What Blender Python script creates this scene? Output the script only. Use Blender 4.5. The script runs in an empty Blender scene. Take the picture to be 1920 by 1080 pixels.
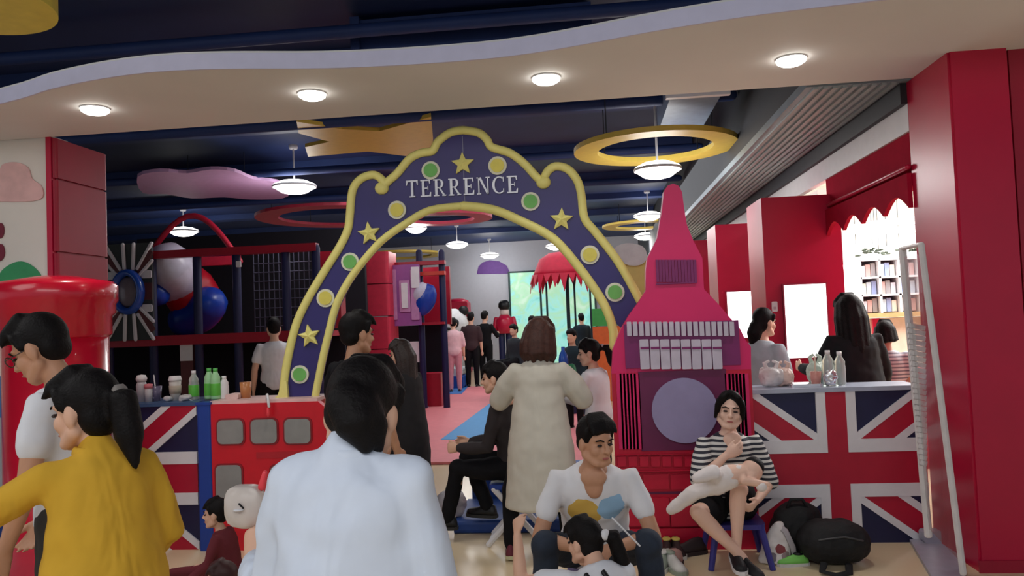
import bpy, math, random
from mathutils import Vector, Matrix, Quaternion
from mathutils.geometry import tessellate_polygon
random.seed(7)
C = bpy.context.scene.collection
SC = bpy.context.scene
R = math.radians
V = Vector
# ------------------------------------------------------------------ camera, world, exposure
FPX, YAW, PITCH, ROLL, EYE = 1450.0, R(5.9), R(2.25), 0.040, 1.55
_f = V((-math.sin(YAW)*math.cos(PITCH), math.cos(YAW)*math.cos(PITCH), math.sin(PITCH)))
_r0 = V((math.cos(YAW), math.sin(YAW), 0)); _u0 = _r0.cross(_f)
_r = _r0*math.cos(ROLL) - _u0*math.sin(ROLL); _u = _u0*math.cos(ROLL) + _r0*math.sin(ROLL)
CAM = V((0, 0, EYE))
cd = bpy.data.cameras.new('camera'); cam = bpy.data.objects.new('camera', cd); C.objects.link(cam)
cd.sensor_width = 36; cd.lens = FPX/1920*36; cd.clip_start = .05; cd.clip_end = 200
cam.matrix_world = Matrix(((_r.x, _u.x, -_f.x, 0), (_r.y, _u.y, -_f.y, 0), (_r.z, _u.z, -_f.z, EYE), (0, 0, 0, 1)))
SC.camera = cam
vs = SC.view_settings
vs.view_transform = 'Standard'; vs.look = 'None'; vs.gamma = 1; vs.use_curve_mapping = False; vs.exposure = 0.42
w = bpy.data.worlds.new('world'); SC.world = w; w.use_nodes = True
w.node_tree.nodes['Background'].inputs[0].default_value = (.80, .88, 1.0, 1)
w.node_tree.nodes['Background'].inputs[1].default_value = .36

def area(name, loc, size, power, color=(1, 1, 1), rot=(0, 0, 0), sy=None):
    l = bpy.data.lights.new(name, 'AREA'); l.energy = power; l.color = color
    l.shape = 'RECTANGLE'; l.size = size; l.size_y = sy or size
    o = bpy.data.objects.new(name, l); C.objects.link(o); o.location = loc; o.rotation_euler = rot
    return o
# mall lighting behind and above the viewer, playroom ceiling lighting, the bright shop on the right
area('mall_light', (-.6, -1.2, 3.7), 5, 95, (1, .98, .96), (R(28), 0, 0), 2)
area('mall_side_light', (-4.5, 1.8, 3.5), 2, 30, (1, .98, .96), (0, R(-25), 0), 2)
area('playroom_light', (-.5, 14, 3.55), 7, 220, (.95, .97, 1), (0, 0, 0), 10)
area('shop_light', (5.0, 8.3, 3.2), 4, 430, (1, 1, 1), (0, 0, 0), 4)

def ray(px, py):
    return (_f*FPX + _r*(px-960) - _u*(py-540)).normalized()
def at(px, py, Y):
    d = ray(px, py); return CAM + d*(Y/d.y)
def proj(p):
    q = V(p)-CAM; z = q.dot(_f); return (round(960+FPX*q.dot(_r)/z), round(540-FPX*q.dot(_u)/z))
def atz(px, py, z):
    d = ray(px, py); return CAM + d*((z-EYE)/d.z)
def atx(px, py, X):
    d = ray(px, py); return CAM + d*(X/d.x)
# ------------------------------------------------------------------ materials
def lin(c):
    return tuple(((v/255)/12.92 if v/255 <= .04045 else ((v/255+.055)/1.055)**2.4) for v in c) + (1,)
MATS = {}
def M(name, rgb, rough=.5, metal=0, var=.08, scale=12, bump=0, bscale=60, emit=0, trans=0, coat=0, alpha=1, ior=1.45, fold=0, spec=.5):
    if name in MATS: return MATS[name]
    m = bpy.data.materials.new(name); m.use_nodes = True; nt = m.node_tree
    b = nt.nodes['Principled BSDF']; c = lin(rgb)
    b.inputs['Roughness'].default_value = rough; b.inputs['Metallic'].default_value = metal
    b.inputs['Coat Weight'].default_value = coat; b.inputs['IOR'].default_value = ior
    tc = nt.nodes.new('ShaderNodeTexCoord')
    n = nt.nodes.new('ShaderNodeTexNoise'); n.inputs['Scale'].default_value = scale; n.inputs['Detail'].default_value = 4
    nt.links.new(tc.outputs['Object'], n.inputs['Vector'])
    r = nt.nodes.new('ShaderNodeValToRGB')
    r.color_ramp.elements[0].color = tuple(max(0, x*(1-var)) for x in c[:3])+(1,)
    r.color_ramp.elements[1].color = tuple(min(1, x*(1+var)) for x in c[:3])+(1,)
    r.color_ramp.elements[0].position = .3; r.color_ramp.elements[1].position = .7
    nt.links.new(n.outputs['Fac'], r.inputs['Fac']); nt.links.new(r.outputs['Color'], b.inputs['Base Color'])
    if bump:
        n2 = nt.nodes.new('ShaderNodeTexNoise'); n2.inputs['Scale'].default_value = bscale; n2.inputs['Detail'].default_value = 3
        nt.links.new(tc.outputs['Object'], n2.inputs['Vector'])
        bp = nt.nodes.new('ShaderNodeBump'); bp.inputs['Strength'].default_value = bump; bp.inputs['Distance'].default_value = .01
        nt.links.new(n2.outputs['Fac'], bp.inputs['Height']); nt.links.new(bp.outputs['Normal'], b.inputs['Normal'])
    b.inputs['Specular IOR Level'].default_value = spec
    if fold:
        mp = nt.nodes.new('ShaderNodeMapping'); mp.inputs['Scale'].default_value = (1, 1, .3); mp.inputs['Rotation'].default_value = (.25, .3, 0)
        n3 = nt.nodes.new('ShaderNodeTexNoise'); n3.inputs['Scale'].default_value = 7; n3.inputs['Detail'].default_value = 2; n3.inputs['Distortion'].default_value = .8
        nt.links.new(tc.outputs['Object'], mp.inputs['Vector']); nt.links.new(mp.outputs['Vector'], n3.inputs['Vector'])
        bp = nt.nodes.new('ShaderNodeBump'); bp.inputs['Strength'].default_value = fold; bp.inputs['Distance'].default_value = .06
        nt.links.new(n3.outputs['Fac'], bp.inputs['Height']); nt.links.new(bp.outputs['Normal'], b.inputs['Normal'])
    if emit:
        b.inputs['Emission Color'].default_value = c; b.inputs['Emission Strength'].default_value = emit
    if trans: b.inputs['Transmission Weight'].default_value = trans
    if alpha < 1: b.inputs['Alpha'].default_value = alpha
    MATS[name] = m
    return m
def stripes(name, c1, c2, period, frac=.5, axis='Z', rough=.8, mix=None):
    m = bpy.data.materials.new(name); m.use_nodes = True; nt = m.node_tree; b = nt.nodes['Principled BSDF']
    b.inputs['Roughness'].default_value = rough
    tc = nt.nodes.new('ShaderNodeTexCoord'); s = nt.nodes.new('ShaderNodeSeparateXYZ'); nt.links.new(tc.outputs['Object'], s.inputs[0])
    a = nt.nodes.new('ShaderNodeMath'); a.operation = 'DIVIDE'; a.inputs[1].default_value = period; nt.links.new(s.outputs[axis], a.inputs[0])
    f = nt.nodes.new('ShaderNodeMath'); f.operation = 'FRACT'; nt.links.new(a.outputs[0], f.inputs[0])
    g = nt.nodes.new('ShaderNodeMath'); g.operation = 'LESS_THAN'; g.inputs[1].default_value = frac; nt.links.new(f.outputs[0], g.inputs[0])
    mx = nt.nodes.new('ShaderNodeMix'); mx.data_type = 'RGBA'
    mx.inputs['A'].default_value = lin(c1); mx.inputs['B'].default_value = lin(c2)
    nt.links.new(g.outputs[0], mx.inputs['Factor']); nt.links.new(mx.outputs['Result'], b.inputs['Base Color'])
    MATS[name] = m; return m
def spots(name, base, blobs, rough=.8):
    """flat printed patches at object-space points: blobs = [(center, radius, rgb)]"""
    m = bpy.data.materials.new(name); m.use_nodes = True; nt = m.node_tree; b = nt.nodes['Principled BSDF']
    b.inputs['Roughness'].default_value = rough
    tc = nt.nodes.new('ShaderNodeTexCoord')
    n = nt.nodes.new('ShaderNodeTexNoise'); n.inputs['Scale'].default_value = 18
    nt.links.new(tc.outputs['Object'], n.inputs['Vector'])
    prev = None
    for c, rad, col in blobs:
        d = nt.nodes.new('ShaderNodeVectorMath'); d.operation = 'DISTANCE'; d.inputs[1].default_value = c
        nt.links.new(tc.outputs['Object'], d.inputs[0])
        a = nt.nodes.new('ShaderNodeMath'); a.operation = 'MULTIPLY_ADD'; a.inputs[1].default_value = .04
        nt.links.new(n.outputs['Fac'], a.inputs[0]); nt.links.new(d.outputs['Value'], a.inputs[2])
        g = nt.nodes.new('ShaderNodeMath'); g.operation = 'LESS_THAN'; g.inputs[1].default_value = rad+.02; nt.links.new(a.outputs[0], g.inputs[0])
        mx = nt.nodes.new('ShaderNodeMix'); mx.data_type = 'RGBA'
        if prev is None: mx.inputs['A'].default_value = lin(base)
        else: nt.links.new(prev, mx.inputs['A'])
        mx.inputs['B'].default_value = lin(col); nt.links.new(g.outputs[0], mx.inputs['Factor']); prev = mx.outputs['Result']
    nt.links.new(prev, b.inputs['Base Color']); MATS[name] = m; return m
# ------------------------------------------------------------------ mesh builder
ROOTM = {}
class MB:
    def __init__(s): s.v = []; s.f = []
    def add(s, vs_, fs):
        o = len(s.v); s.v += [V(p) for p in vs_]; s.f += [tuple(i+o for i in f) for f in fs]; return s
    def box(s, a, b, rot=None, c=None):
        x0, y0, z0 = a; x1, y1, z1 = b
        p = [V(q) for q in ((x0,y0,z0),(x1,y0,z0),(x1,y1,z0),(x0,y1,z0),(x0,y0,z1),(x1,y0,z1),(x1,y1,z1),(x0,y1,z1))]
        if rot: p = [rot @ (q-c) + c for q in p]
        return s.add(p, [(0,3,2,1),(4,5,6,7),(0,1,5,4),(1,2,6,5),(2,3,7,6),(3,0,4,7)])
    def rbox(s, a, b, r=.02, seg=3, axis='y'):
        """box with rounded edges in the plane across axis"""
        x0, y0, z0 = a; x1, y1, z1 = b
        if axis == 'y': poly = rrect(x0, z0, x1, z1, r, seg); return s.prism([V((p[0], y0, p[1])) for p in poly], V((0, y1-y0, 0)))
        if axis == 'z': poly = rrect(x0, y0, x1, y1, r, seg); return s.prism([V((p[0], p[1], z0)) for p in poly], V((0, 0, z1-z0)))
        poly = rrect(y0, z0, y1, z1, r, seg); return s.prism([V((x0, p[0], p[1])) for p in poly], V((x1-x0, 0, 0)))
    def prism(s, pts, d):
        """extrude any simple 3-D planar polygon by vector d"""
        n = len(pts); pts = [V(p) for p in pts]; d = V(d)
        tris = tessellate_polygon([pts])
        o = len(s.v); s.v += pts + [p+d for p in pts]
        nn = V((0, 0, 0))
        for i in range(n): nn += pts[i].cross(pts[(i+1) % n])
        flip = nn.dot(d) > 0
        for t in tris:
            a, b, c = t
            tn = (pts[b]-pts[a]).cross(pts[c]-pts[a])
            if tn.dot(d) > 0: a, c = c, a
            s.f.append((o+a, o+b, o+c)); s.f.append((o+n+c, o+n+b, o+n+a))
        for i in range(n):
            j = (i+1) % n
            s.f.append((o+i, o+j, o+n+j, o+n+i) if flip else (o+j, o+i, o+n+i, o+n+j))
        return s
    def loft(s, rings, cap=True):
        o = len(s.v); n = len(rings[0])
        for r_ in rings: s.v += [V(p) for p in r_]
        for i in range(len(rings)-1):
            for k in range(n):
                k2 = (k+1) % n
                s.f.append((o+i*n+k, o+i*n+k2, o+(i+1)*n+k2, o+(i+1)*n+k))
        if cap:
            for e, rev in ((0, True), (len(rings)-1, False)):
                c = sum((V(p) for p in rings[e]), V((0, 0, 0)))/n
                ci = len(s.v); s.v.append(c)
                for k in range(n):
                    k2 = (k+1) % n
                    s.f.append((o+e*n+k2, o+e*n+k, ci) if rev else (o+e*n+k, o+e*n+k2, ci))
        return s
    def tube(s, pts, rads, n=10, side=None, round_=True):
        pts = [V(p) for p in pts]; m = len(pts)
        if not isinstance(rads, (list, tuple)) : rads = [rads]*m
        if len(rads) == 2 and m != 2 and not isinstance(rads[0], (list, tuple)): rads = [tuple(rads)]*m
        rads = [(q, q) if not isinstance(q, (list, tuple)) else q for q in rads]
        rings = []; prev = None
        for i, p in enumerate(pts):
            t = (pts[min(i+1, m-1)]-pts[max(i-1, 0)])
            t = t.normalized() if t.length > 1e-9 else V((0, 0, 1))
            if prev is None:
                a = V(side) if side is not None else (V((1, 0, 0)) if abs(t.x) < .8 else V((0, 1, 0)))
            else: a = prev
            a = (a - t*a.dot(t)); a = a.normalized() if a.length > 1e-6 else t.orthogonal().normalized()
            b = t.cross(a); prev = a
            ra, rb = rads[i]
            def ring(c, k): return [c + a*(math.cos(q)*ra*k) + b*(math.sin(q)*rb*k) for q in (2*math.pi*j/n for j in range(n))]
            if round_ and i == 0:
                rr = min(ra, rb)
                rings += [ring(p - t*rr*.92, .38), ring(p - t*rr*.6, .8)]
            rings.append(ring(p, 1))
            if round_ and i == m-1:
                rr = min(ra, rb)
                rings += [ring(p + t*rr*.6, .8), ring(p + t*rr*.92, .38)]
        return s.loft(rings)
    def ell(s, c, r_, rot=None, nu=16, nv=10):
        c = V(c); rings = []
        for i in range(1, nv):
            th = math.pi*i/nv
            ring = []
            for j in range(nu):
                ph = 2*math.pi*j/nu
                p = V((r_[0]*math.sin(th)*math.cos(ph), r_[1]*math.sin(th)*math.sin(ph), -r_[2]*math.cos(th)))
                ring.append(c + (rot @ p if rot else p))
            rings.append(ring)
        return s.loft(rings)
    def lathe(s, c, prof, n=20):
        c = V(c)
        return s.loft([[c + V((q[0]*math.cos(2*math.pi*j/n), q[0]*math.sin(2*math.pi*j/n), q[1])) for j in range(n)] for q in prof])
    def build(s, name, mat, parent=None, smooth=False, local=False, structure=False, origin=None, remesh=0, iters=4, disp=None, kind=None):
        me = bpy.data.meshes.new(name)
        vs_ = s.v; base = V((0, 0, 0))
        if parent is not None and not local:
            inv = ROOTM[parent.name].inverted(); vs_ = [inv @ p for p in vs_]
        elif parent is None:
            if origin is None:
                xs = [p.x for p in vs_]; ys = [p.y for p in vs_]; zs = [p.z for p in vs_]
                origin = V(((min(xs)+max(xs))/2, (min(ys)+max(ys))/2, min(zs)))
            base = V(origin); vs_ = [p-base for p in vs_]
        me.from_pydata([tuple(p) for p in vs_], [], s.f); me.update()
        me.materials.append(mat)
        if smooth: me.polygons.foreach_set('use_smooth', [True]*len(me.polygons))
        o = bpy.data.objects.new(name, me); C.objects.link(o)
        if parent is not None:
            o.parent = parent; ROOTM[o.name] = ROOTM[parent.name]
        else:
            o.location = base; ROOTM[o.name] = Matrix.Translation(base)
        if structure: o['kind'] = 'structure'
        if kind: o['kind'] = kind
        if remesh:
            r_ = o.modifiers.new('union', 'REMESH'); r_.mode = 'VOXEL'; r_.voxel_size = remesh; r_.use_smooth_shade = True
            if iters:
                q = o.modifiers.new('soften', 'SMOOTH'); q.factor = .5; q.iterations = iters
            if disp:
                t = bpy.data.textures.get('folds%.3f' % disp[1])
                if t is None:
                    t = bpy.data.textures.new('folds%.3f' % disp[1], 'CLOUDS'); t.noise_scale = disp[1]; t.noise_depth = 1
                q = o.modifiers.new('folds', 'DISPLACE'); q.texture = t; q.strength = disp[0]; q.mid_level = .5; q.texture_coords = 'GLOBAL'
        return o
def rrect(x0, y0, x1, y1, r_, seg=4):
    out = []
    for cx, cy, a0 in ((x1-r_, y0+r_, -90), (x1-r_, y1-r_, 0), (x0+r_, y1-r_, 90), (x0+r_, y0+r_, 180)):
        for i in range(seg+1):
            a = R(a0 + 90*i/seg); out.append((cx+r_*math.cos(a), cy+r_*math.sin(a)))
    return out
def thing(name, label, cat, loc=(0, 0, 0), rotz=0, group=None):
    o = bpy.data.objects.new(name, None); C.objects.link(o); o.empty_display_size = .1
    o.location = loc; o.rotation_euler = (0, 0, rotz); o['label'] = label; o['category'] = cat
    if group: o['group'] = group
    ROOTM[o.name] = Matrix.Translation(V(loc)) @ Matrix.Rotation(rotz, 4, 'Z')
    return o
def tag(o, label, cat, group=None):
    o['label'] = label; o['category'] = cat
    if group: o['group'] = group
    return o
def struct(name, mb, mat, parent=None, smooth=False):
    return mb.build(name, mat, parent, smooth, structure=parent is None)
def catmull(pts, k=6, closed=False):
    pts = [V(p) for p in pts]; n = len(pts); out = []
    rng = range(n if closed else n-1)
    for i in rng:
        p0 = pts[(i-1) % n] if closed or i > 0 else pts[i]; p1 = pts[i]; p2 = pts[(i+1) % n]
        p3 = pts[(i+2) % n] if closed or i+2 < n else p2
        for j in range(k):
            t = j/k
            out.append(.5*((2*p1)+(-p0+p2)*t+(2*p0-5*p1+4*p2-p3)*t*t+(-p0+3*p1-3*p2+p3)*t**3))
    if not closed: out.append(pts[-1])
    return out
# ------------------------------------------------------------------ materials in use
red = M('red_paint', (186, 20, 60), .32, var=.05, scale=3)
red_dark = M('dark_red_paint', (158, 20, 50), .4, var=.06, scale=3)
red_play = M('playground_red', (160, 18, 44), .4, var=.06)
white_wall = M('white_wall_paint', (226, 220, 212), .7, var=.03, scale=3)
soffit_m = M('cream_plaster', (222, 222, 222), .75, var=.02, scale=2)
fascia_m = M('pale_lavender_paint', (205, 205, 232), .6, var=.03)
floor_m = M('cream_polished_floor', (226, 206, 170), .22, var=.03, scale=1.5)
ceil_m = M('navy_ceiling_paint', (30, 48, 94), .6, var=.12, scale=2)
beam_m = M('blue_beam_paint', (36, 56, 106), .6, var=.12, scale=3)
duct_m = M('galvanised_duct', (136, 150, 158), .38, .2, var=.12, scale=6)
grey_m = M('charcoal_grey_paint', (44, 46, 53), .6)
white_m = M('white_gloss_paint', (222, 222, 226), .4, var=.03)
navy_m = M('flag_navy', (24, 26, 66), .45, var=.06)
flagred = M('flag_red', (176, 22, 52), .4, var=.05)
blue_m = M('royal_blue_paint', (24, 62, 150), .4, var=.06)
black_m = M('black_plastic', (16, 16, 20), .5)
glow_m = M('lamp_glow', (255, 250, 240), .5, var=0, emit=9)
screen_m = M('lit_white_screen', (255, 255, 255), .5, var=0, emit=1.6)
# ------------------------------------------------------------------ floor, ceiling, walls
FY = 5.3                                                  # the shop front plane
struct('floor', MB().box((-14, -6, -.12), (14, 26, 0)), floor_m)
struct('ceiling', MB().box((-14, -3.5, 3.95), (2.6, 26, 4.1)), ceil_m)
struct('ceiling_front', MB().box((2.6, -3.5, 3.95), (14, 5.25, 4.1)), ceil_m)
def beam(x0, x1, y, z, w_, h, name='ceiling_beam'):
    return struct('trim_'+str(next(TRIM)), MB().box((x0, y-w_/2, z), (x1, y+w_/2, z+h)), beam_m)
import itertools
TRIM = itertools.count(1)
for y, z, w_, h in ((3.1, 3.72, .3, .23), (6.6, 3.82, .3, .13), (8.6, 3.84, .28, .11), (10.9, 3.84, .3, .11), (13.2, 3.82, .3, .13), (15.5, 3.84, .3, .11), (17.8, 3.82, .3, .13), (20.4, 3.84, .3, .11)):
    beam(-13.5, 1.46, y, z, w_, h)
for y, z, rr in ((5.5, 3.72, .05), (7.5, 3.6, .06), (9.7, 3.58, .05), (12.0, 3.6, .05), (2.3, 3.75, .09)):
    tag(MB().tube([(-12, y, z), (1.4, y, z)], rr, 12).build('ceiling_pipe', beam_m, smooth=True),
        {5.5: 'blue ceiling pipe just behind the white soffit', 7.5: 'blue ceiling pipe above the hanging starfish', 9.7: 'blue ceiling pipe above the yellow ring', 12.0: 'blue ceiling pipe far back above the playroom', 2.3: 'thick blue pipe in front of the wavy soffit'}[y], 'pipe')
# ducts hanging in front
t = thing('air_duct', 'blue painted air duct above the middle of the wavy soffit', 'duct', (at(900, 30, 6.0).x, 5.6, 3.55))
p = at(900, 30, 6.2)
MB().box((p.x-.9, 5.75, 3.55), (p.x+.9, 6.25, 3.9)).build('duct_body', beam_m, t)
MB().box((p.x-.95, 5.72, 3.53), (p.x-.88, 6.28, 3.92)).build('flange', beam_m, t)
t = thing('air_vent', 'pale blue ceiling air duct with grille behind the soffit, above the yellow ring', 'vent', (at(1310, 190, 6.6).x, 6.6, 3.4))
p = at(1300, 205, 7.0)
pv = M('pale_blue_paint', (120, 140, 170), .5)
MB().box((p.x-.22, 6.7, 3.42), (p.x+.22, 8.1, 3.7)).build('duct_body', pv, t)
MB().box((p.x-.27, 6.66, 3.38), (p.x+.27, 6.72, 3.74)).build('frame', white_m, t)
for k in range(5): MB().box((p.x-.2, 6.63, 3.42+k*.06), (p.x+.2, 6.66, 3.45+k*.06)).build('slat', pv, t)

# white wall to the left of the red column
wl = struct('wall_left', MB().box((-9, 5.22, 0), (at(95, 400, 5.22).x, 5.42, 3.02)), white_wall)
bp = M('painted_band_blue', (70, 118, 170), .7); gp = M('painted_grey', (168, 172, 178), .7); db = M('painted_deep_blue', (28, 60, 130), .6)
xr = at(95, 800, 5.2).x
for nm, z0, z1, mm in (('painted_band', .0, .28, db), ('painted_band', .28, .98, gp), ('painted_band', .98, 1.28, bp)):
    MB().box((-8.9, 5.212, z0), (xr, 5.22, z1)).build(nm, mm, wl)
pk = M('painted_pink', (226, 182, 180), .7); gr = M('painted_green', (58, 150, 98), .7); mr = M('painted_maroon', (120, 40, 60), .7)
def flatpoly(pix, Y, th=.008, k=0):
    q = [at(a, b, Y) for a, b in pix]
    if k: q = catmull(q, k, True)
    return MB().prism(q, (0, th, 0))
flatpoly([(-60, 372), (-40, 335), (-5, 322), (5, 308), (30, 304), (52, 314), (60, 335), (78, 350), (74, 374), (10, 378)], 5.208, k=4).build('painted_cloud', pk, wl)
flatpoly([(-4, 540), (0, 512), (18, 496), (40, 490), (62, 500), (78, 520), (82, 545)], 5.208, k=4).build('painted_bush', gr, wl)
flatpoly([(-14, 425), (2, 418), (7, 432), (2, 446), (-14, 446)], 5.208, k=3).build('painted_shape', mr, wl)
flatpoly([(-14, 462), (3, 458), (8, 474), (2, 488), (-14, 488)], 5.208, k=3).build('painted_shape', mr, wl)
# left red column with padded blocks
xl, xr = at(95, 400, 5.2).x, at(106, 400, 5.2).x; yb_ = 5.2; import bisect
while at(201, 400, yb_).x > xr: yb_ += .02
t = thing('red_column', 'red padded column of stacked blocks between the white wall and the playground', 'column', ((xl+xr)/2-.2, 5.45, 0))
xl = xr-.075
zs = [0, .75, 1.45, at(150, 470, 5.2).z, at(150, 332, 5.2).z, 3.0]
for a, b in zip(zs[:-1], zs[1:]):
    MB().rbox((xl+.04, 5.2, a+.008), (xr, yb_, b-.008), .025, 3, 'z').build('block', red_dark, t)
MB().box((xl+.03, 5.23, 0), (xr-.02, yb_-.02, 3.0)).build('core', red_dark, t)
MB().box((xr-.07, 5.19, 0), (xr-.03, 5.25, 3.0)).build('edge_strip', red, t)
# soffit with a wavy front edge
front = [(-700, 330), (-300, 262), (0, 195), (100, 166), (200, 146), (300, 134), (420, 129), (600, 128), (750, 122), (900, 111), (1000, 99), (1100, 82), (1200, 63), (1300, 46), (1420, 28), (1600, 6), (1750, -10), (1950, -24), (2200, -40), (2500, -50)]
fp = catmull([atz(a, b, 3.0) for a, b in front], 4)
bk = 5.2
poly = fp + [V((fp[-1].x, bk, 3.0)), V((fp[0].x, bk, 3.0))]
sof = struct('soffit', MB().prism(poly, (0, 0, .1)), soffit_m)
mb = MB()
for a, b in zip(fp[:-1], fp[1:]):
    n_ = V((0, -.012, 0)); mb.box((0, 0, 0), (1, 1, 1)); o = len(mb.v)-8
    qs = [a+n_, b+n_, b, a]
    for i in range(4): mb.v[o+i] = qs[i] - V((0, 0, .004)); mb.v[o+4+i] = qs[i] + V((0, 0, .085))
mb.build('fascia', fascia_m, sof)
# recessed downlights
dl_group = None
for i, (px, py) in enumerate(((178, 203), (585, 175), (1024, 145), (1483, 110))):
    p = atz(px, py, 2.998)
    t = thing('downlight', ['leftmost recessed downlight in the white soffit', 'second recessed downlight from the left in the white soffit', 'third downlight from the left, above the arch right side', 'rightmost recessed downlight in the soffit near the red pillar'][i], 'light', (p.x, p.y, 2.985), 0, 'downlights in the soffit')
    MB().lathe((p.x, p.y, 2.985), [(.078, .016), (.078, .006), (.088, .006), (.09, .016)], 24).build('trim_ring', white_m, t)
    MB().lathe((p.x, p.y, 2.985), [(.08, .014), (.082, -.008), (.06, -.022), (.03, -.026), (.004, -.027)], 24).build('lens', glow_m, t, smooth=True)
    l = bpy.data.lights.new('downlight_lamp', 'SPOT'); l.energy = 32; l.spot_size = R(120); l.spot_blend = .9; l.shadow_soft_size = .06; l.color = (1, .97, .93)
    o = bpy.data.objects.new('downlight_lamp', l); C.objects.link(o); o.location = (0, 0, -.03); o.parent = t
# right red column
cx0, cx1, cx2 = at(1725, 400, 5.1).x, at(1796, 100, 4.72).x, at(1889, 100, 4.72).x
t = thing('red_pillar', 'broad glossy red pillar at the right edge, from floor to soffit', 'column', ((cx0+cx2)/2, 5.0, 0))
x0 = at(1797, 400, 4.72).x
MB().box((x0, 4.70, 0), (x0+.31, 5.3, 3.0)).build('front_panel', red, t)
MB().box((x0-.012, 4.715, 0), (x0, 5.3, 3.0)).build('side_panel', red, t)
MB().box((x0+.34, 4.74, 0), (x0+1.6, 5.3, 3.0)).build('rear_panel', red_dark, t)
MB().box((x0+.30, 4.78, 0), (x0+.36, 5.2, 2.99)).build('groove', black_m, t)
MB().box((x0-.02, 4.69, 0), (x0+.32, 4.7, .07)).build('kick_strip', red_dark, t)
PX = x0
# ------------------------------------------------------------------ right side bulkhead and side wall
SX = 2.12
struct('trim_'+str(next(TRIM)), MB().box((1.47, 5.25, 3.06), (1.55, 24, 3.95)), grey_m)
vent = struct('bulkhead', MB().box((1.47, 5.25, 3.0), (SX+.1, 24, 3.06)), duct_m)
for k in range(9):
    MB().box((1.52+k*.062, 5.26, 2.985), (1.55+k*.062, 23.5, 3.0)).build('groove_strip', M('pale_metal', (172, 184, 184), .35, .3), vent)
struct('trim_'+str(next(TRIM)), MB().box((SX-.04, 5.3, 2.86), (SX+.02, 24, 3.0)), grey_m)
struct('trim_'+str(next(TRIM)), MB().box((SX, 5.3, 2.68), (SX+.06, 24, 2.86)), white_m)
wr = struct('wall_right', MB().box((SX+.02, 5.3, 2.32), (SX+.12, 7.2, 2.69)), M('matte_red', (170, 22, 52), .9, spec=.1))
MB().tube([(SX-.02, 5.3, 2.44), (SX-.0, 7.1, 2.44)], .02, 10).build('pipe', red, wr, smooth=True)
# scalloped valance
pts = [V((SX-.03, 5.3, 2.40)), V((SX-.03, 7.1, 2.40))]
nsc = 4; L = 1.8
sc = []
for k in range(nsc):
    for j in range(9):
        a = math.pi*j/8
        sc.append(V((SX-.03, 7.1 - L/nsc*(k + j/8), 2.17 + .10*math.sin(a))))
poly = pts[:1] + pts[1:] + sc
t = tag(MB().prism(poly, (.03, 0, 0)).build('scalloped_valance', MATS['matte_red']), 'red scalloped valance above the bright shop opening', 'valance')
# piers with lit screens
def pier(y0, y1, z1, lab, scr, lab2):
    t_ = struct('wall_pier_'+lab, MB().box((1.54, y0, 0), (SX+.1, y1, z1)), red)
    (a0, b0), (a1, b1) = scr
    p0, p1 = at(a0, b1, y0), at(a1, b0, y0)
    s = thing('lit_poster_screen', lab2, 'screen', ((p0.x+p1.x)/2, y0-.02, p0.z))
    MB().box((p0.x-.012, y0-.04, p0.z-.012), (p1.x+.012, y0-.004, p1.z+.012)).build('frame', M('screen_frame', (140, 40, 60), .4), s)
    MB().box((p0.x, y0-.045, p0.z), (p1.x, y0-.036, p1.z)).build('panel', screen_m, s)
pier(7.1, 7.75, 2.54, 'near', ((1475, 532), (1545, 671)), 'large glowing white poster screen on the red pier, left of the black-dressed woman')
pier(9.7, 10.4, 2.6, 'far', ((1366, 546), (1408, 634)), 'smaller glowing white screen on the far red pier behind the tower')
pier(12.6, 13.2, 2.68, 'rear', ((1345, 560), (1365, 620)), 'narrow glowing white screen on the rearmost red pier behind the tower')
# darker red recess walls between piers
struct('wall_right_rear', MB().box((SX+.1, 7.75, 0), (SX+.2, 24, 2.68)), white_wall)
p = at(1452, 575, 7.1)
s = thing('wall_switch', 'small white wall switch on the red pier above the bun-haired woman', 'switch', (p.x, 7.09, p.z-.03))
MB().rbox((p.x-.025, 7.085, p.z-.045), (p.x+.025, 7.1, p.z+.045), .01).build('plate', white_m, s)
MB().box((p.x-.012, 7.08, p.z-.025), (p.x+.012, 7.086, p.z+.0)).build('rocker', M('switch_grey', (190, 170, 180), .4), s)
# rear wall of the playroom
BY = 24.0
struct('wall_back', MB().box((-14, BY, 0), (14, BY+.2, 4.0)), M('back_wall_paint', (196, 200, 212), .7, var=.02))
struct('wall_far_left', MB().box((-13.5, 5.4, 0), (-13.3, 24, 4)), M('dark_wall_paint', (30, 30, 52), .7))
# ------------------------------------------------------------------ bright shop behind the side opening
struct('wall_shop_back', MB().box((2.25, 12.0, 0), (11, 12.2, 3.4)), M('shop_white', (236, 236, 236), .6, var=.02))
struct('ceiling_shop', MB().box((2.25, 5.3, 3.35), (11, 12.2, 3.5)), M('shop_ceiling', (232, 232, 232), .7, var=.02))
p = at(1690, 424, 7.6)
t = thing('ring_pendant', 'large white glowing ring lamp under the shop ceiling', 'light', (p.x+.15, 7.8, p.z))
mb = MB()
for z_, r0 in ((p.z, .55),):
    n = 32; cc = V((p.x+.15, 7.8, z_))
    mb.loft([[cc+V((math.cos(2*math.pi*j/n)*rr, math.sin(2*math.pi*j/n)*rr, zz)) for j in range(n)] for rr, zz in ((.36, 0), (.55, 0), (.55, .05), (.36, .05), (.36, 0))], cap=False)
mb.build('ring', M('ring_glow', (255, 255, 255), .5, var=0, emit=1.4), t)
for dx in (-.45, .45): MB().tube([(p.x+.15+dx, 7.8, p.z+.04), (p.x+.15+dx, 7.8, 3.36)], .004, 6).build('cable', white_m, t)
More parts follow.
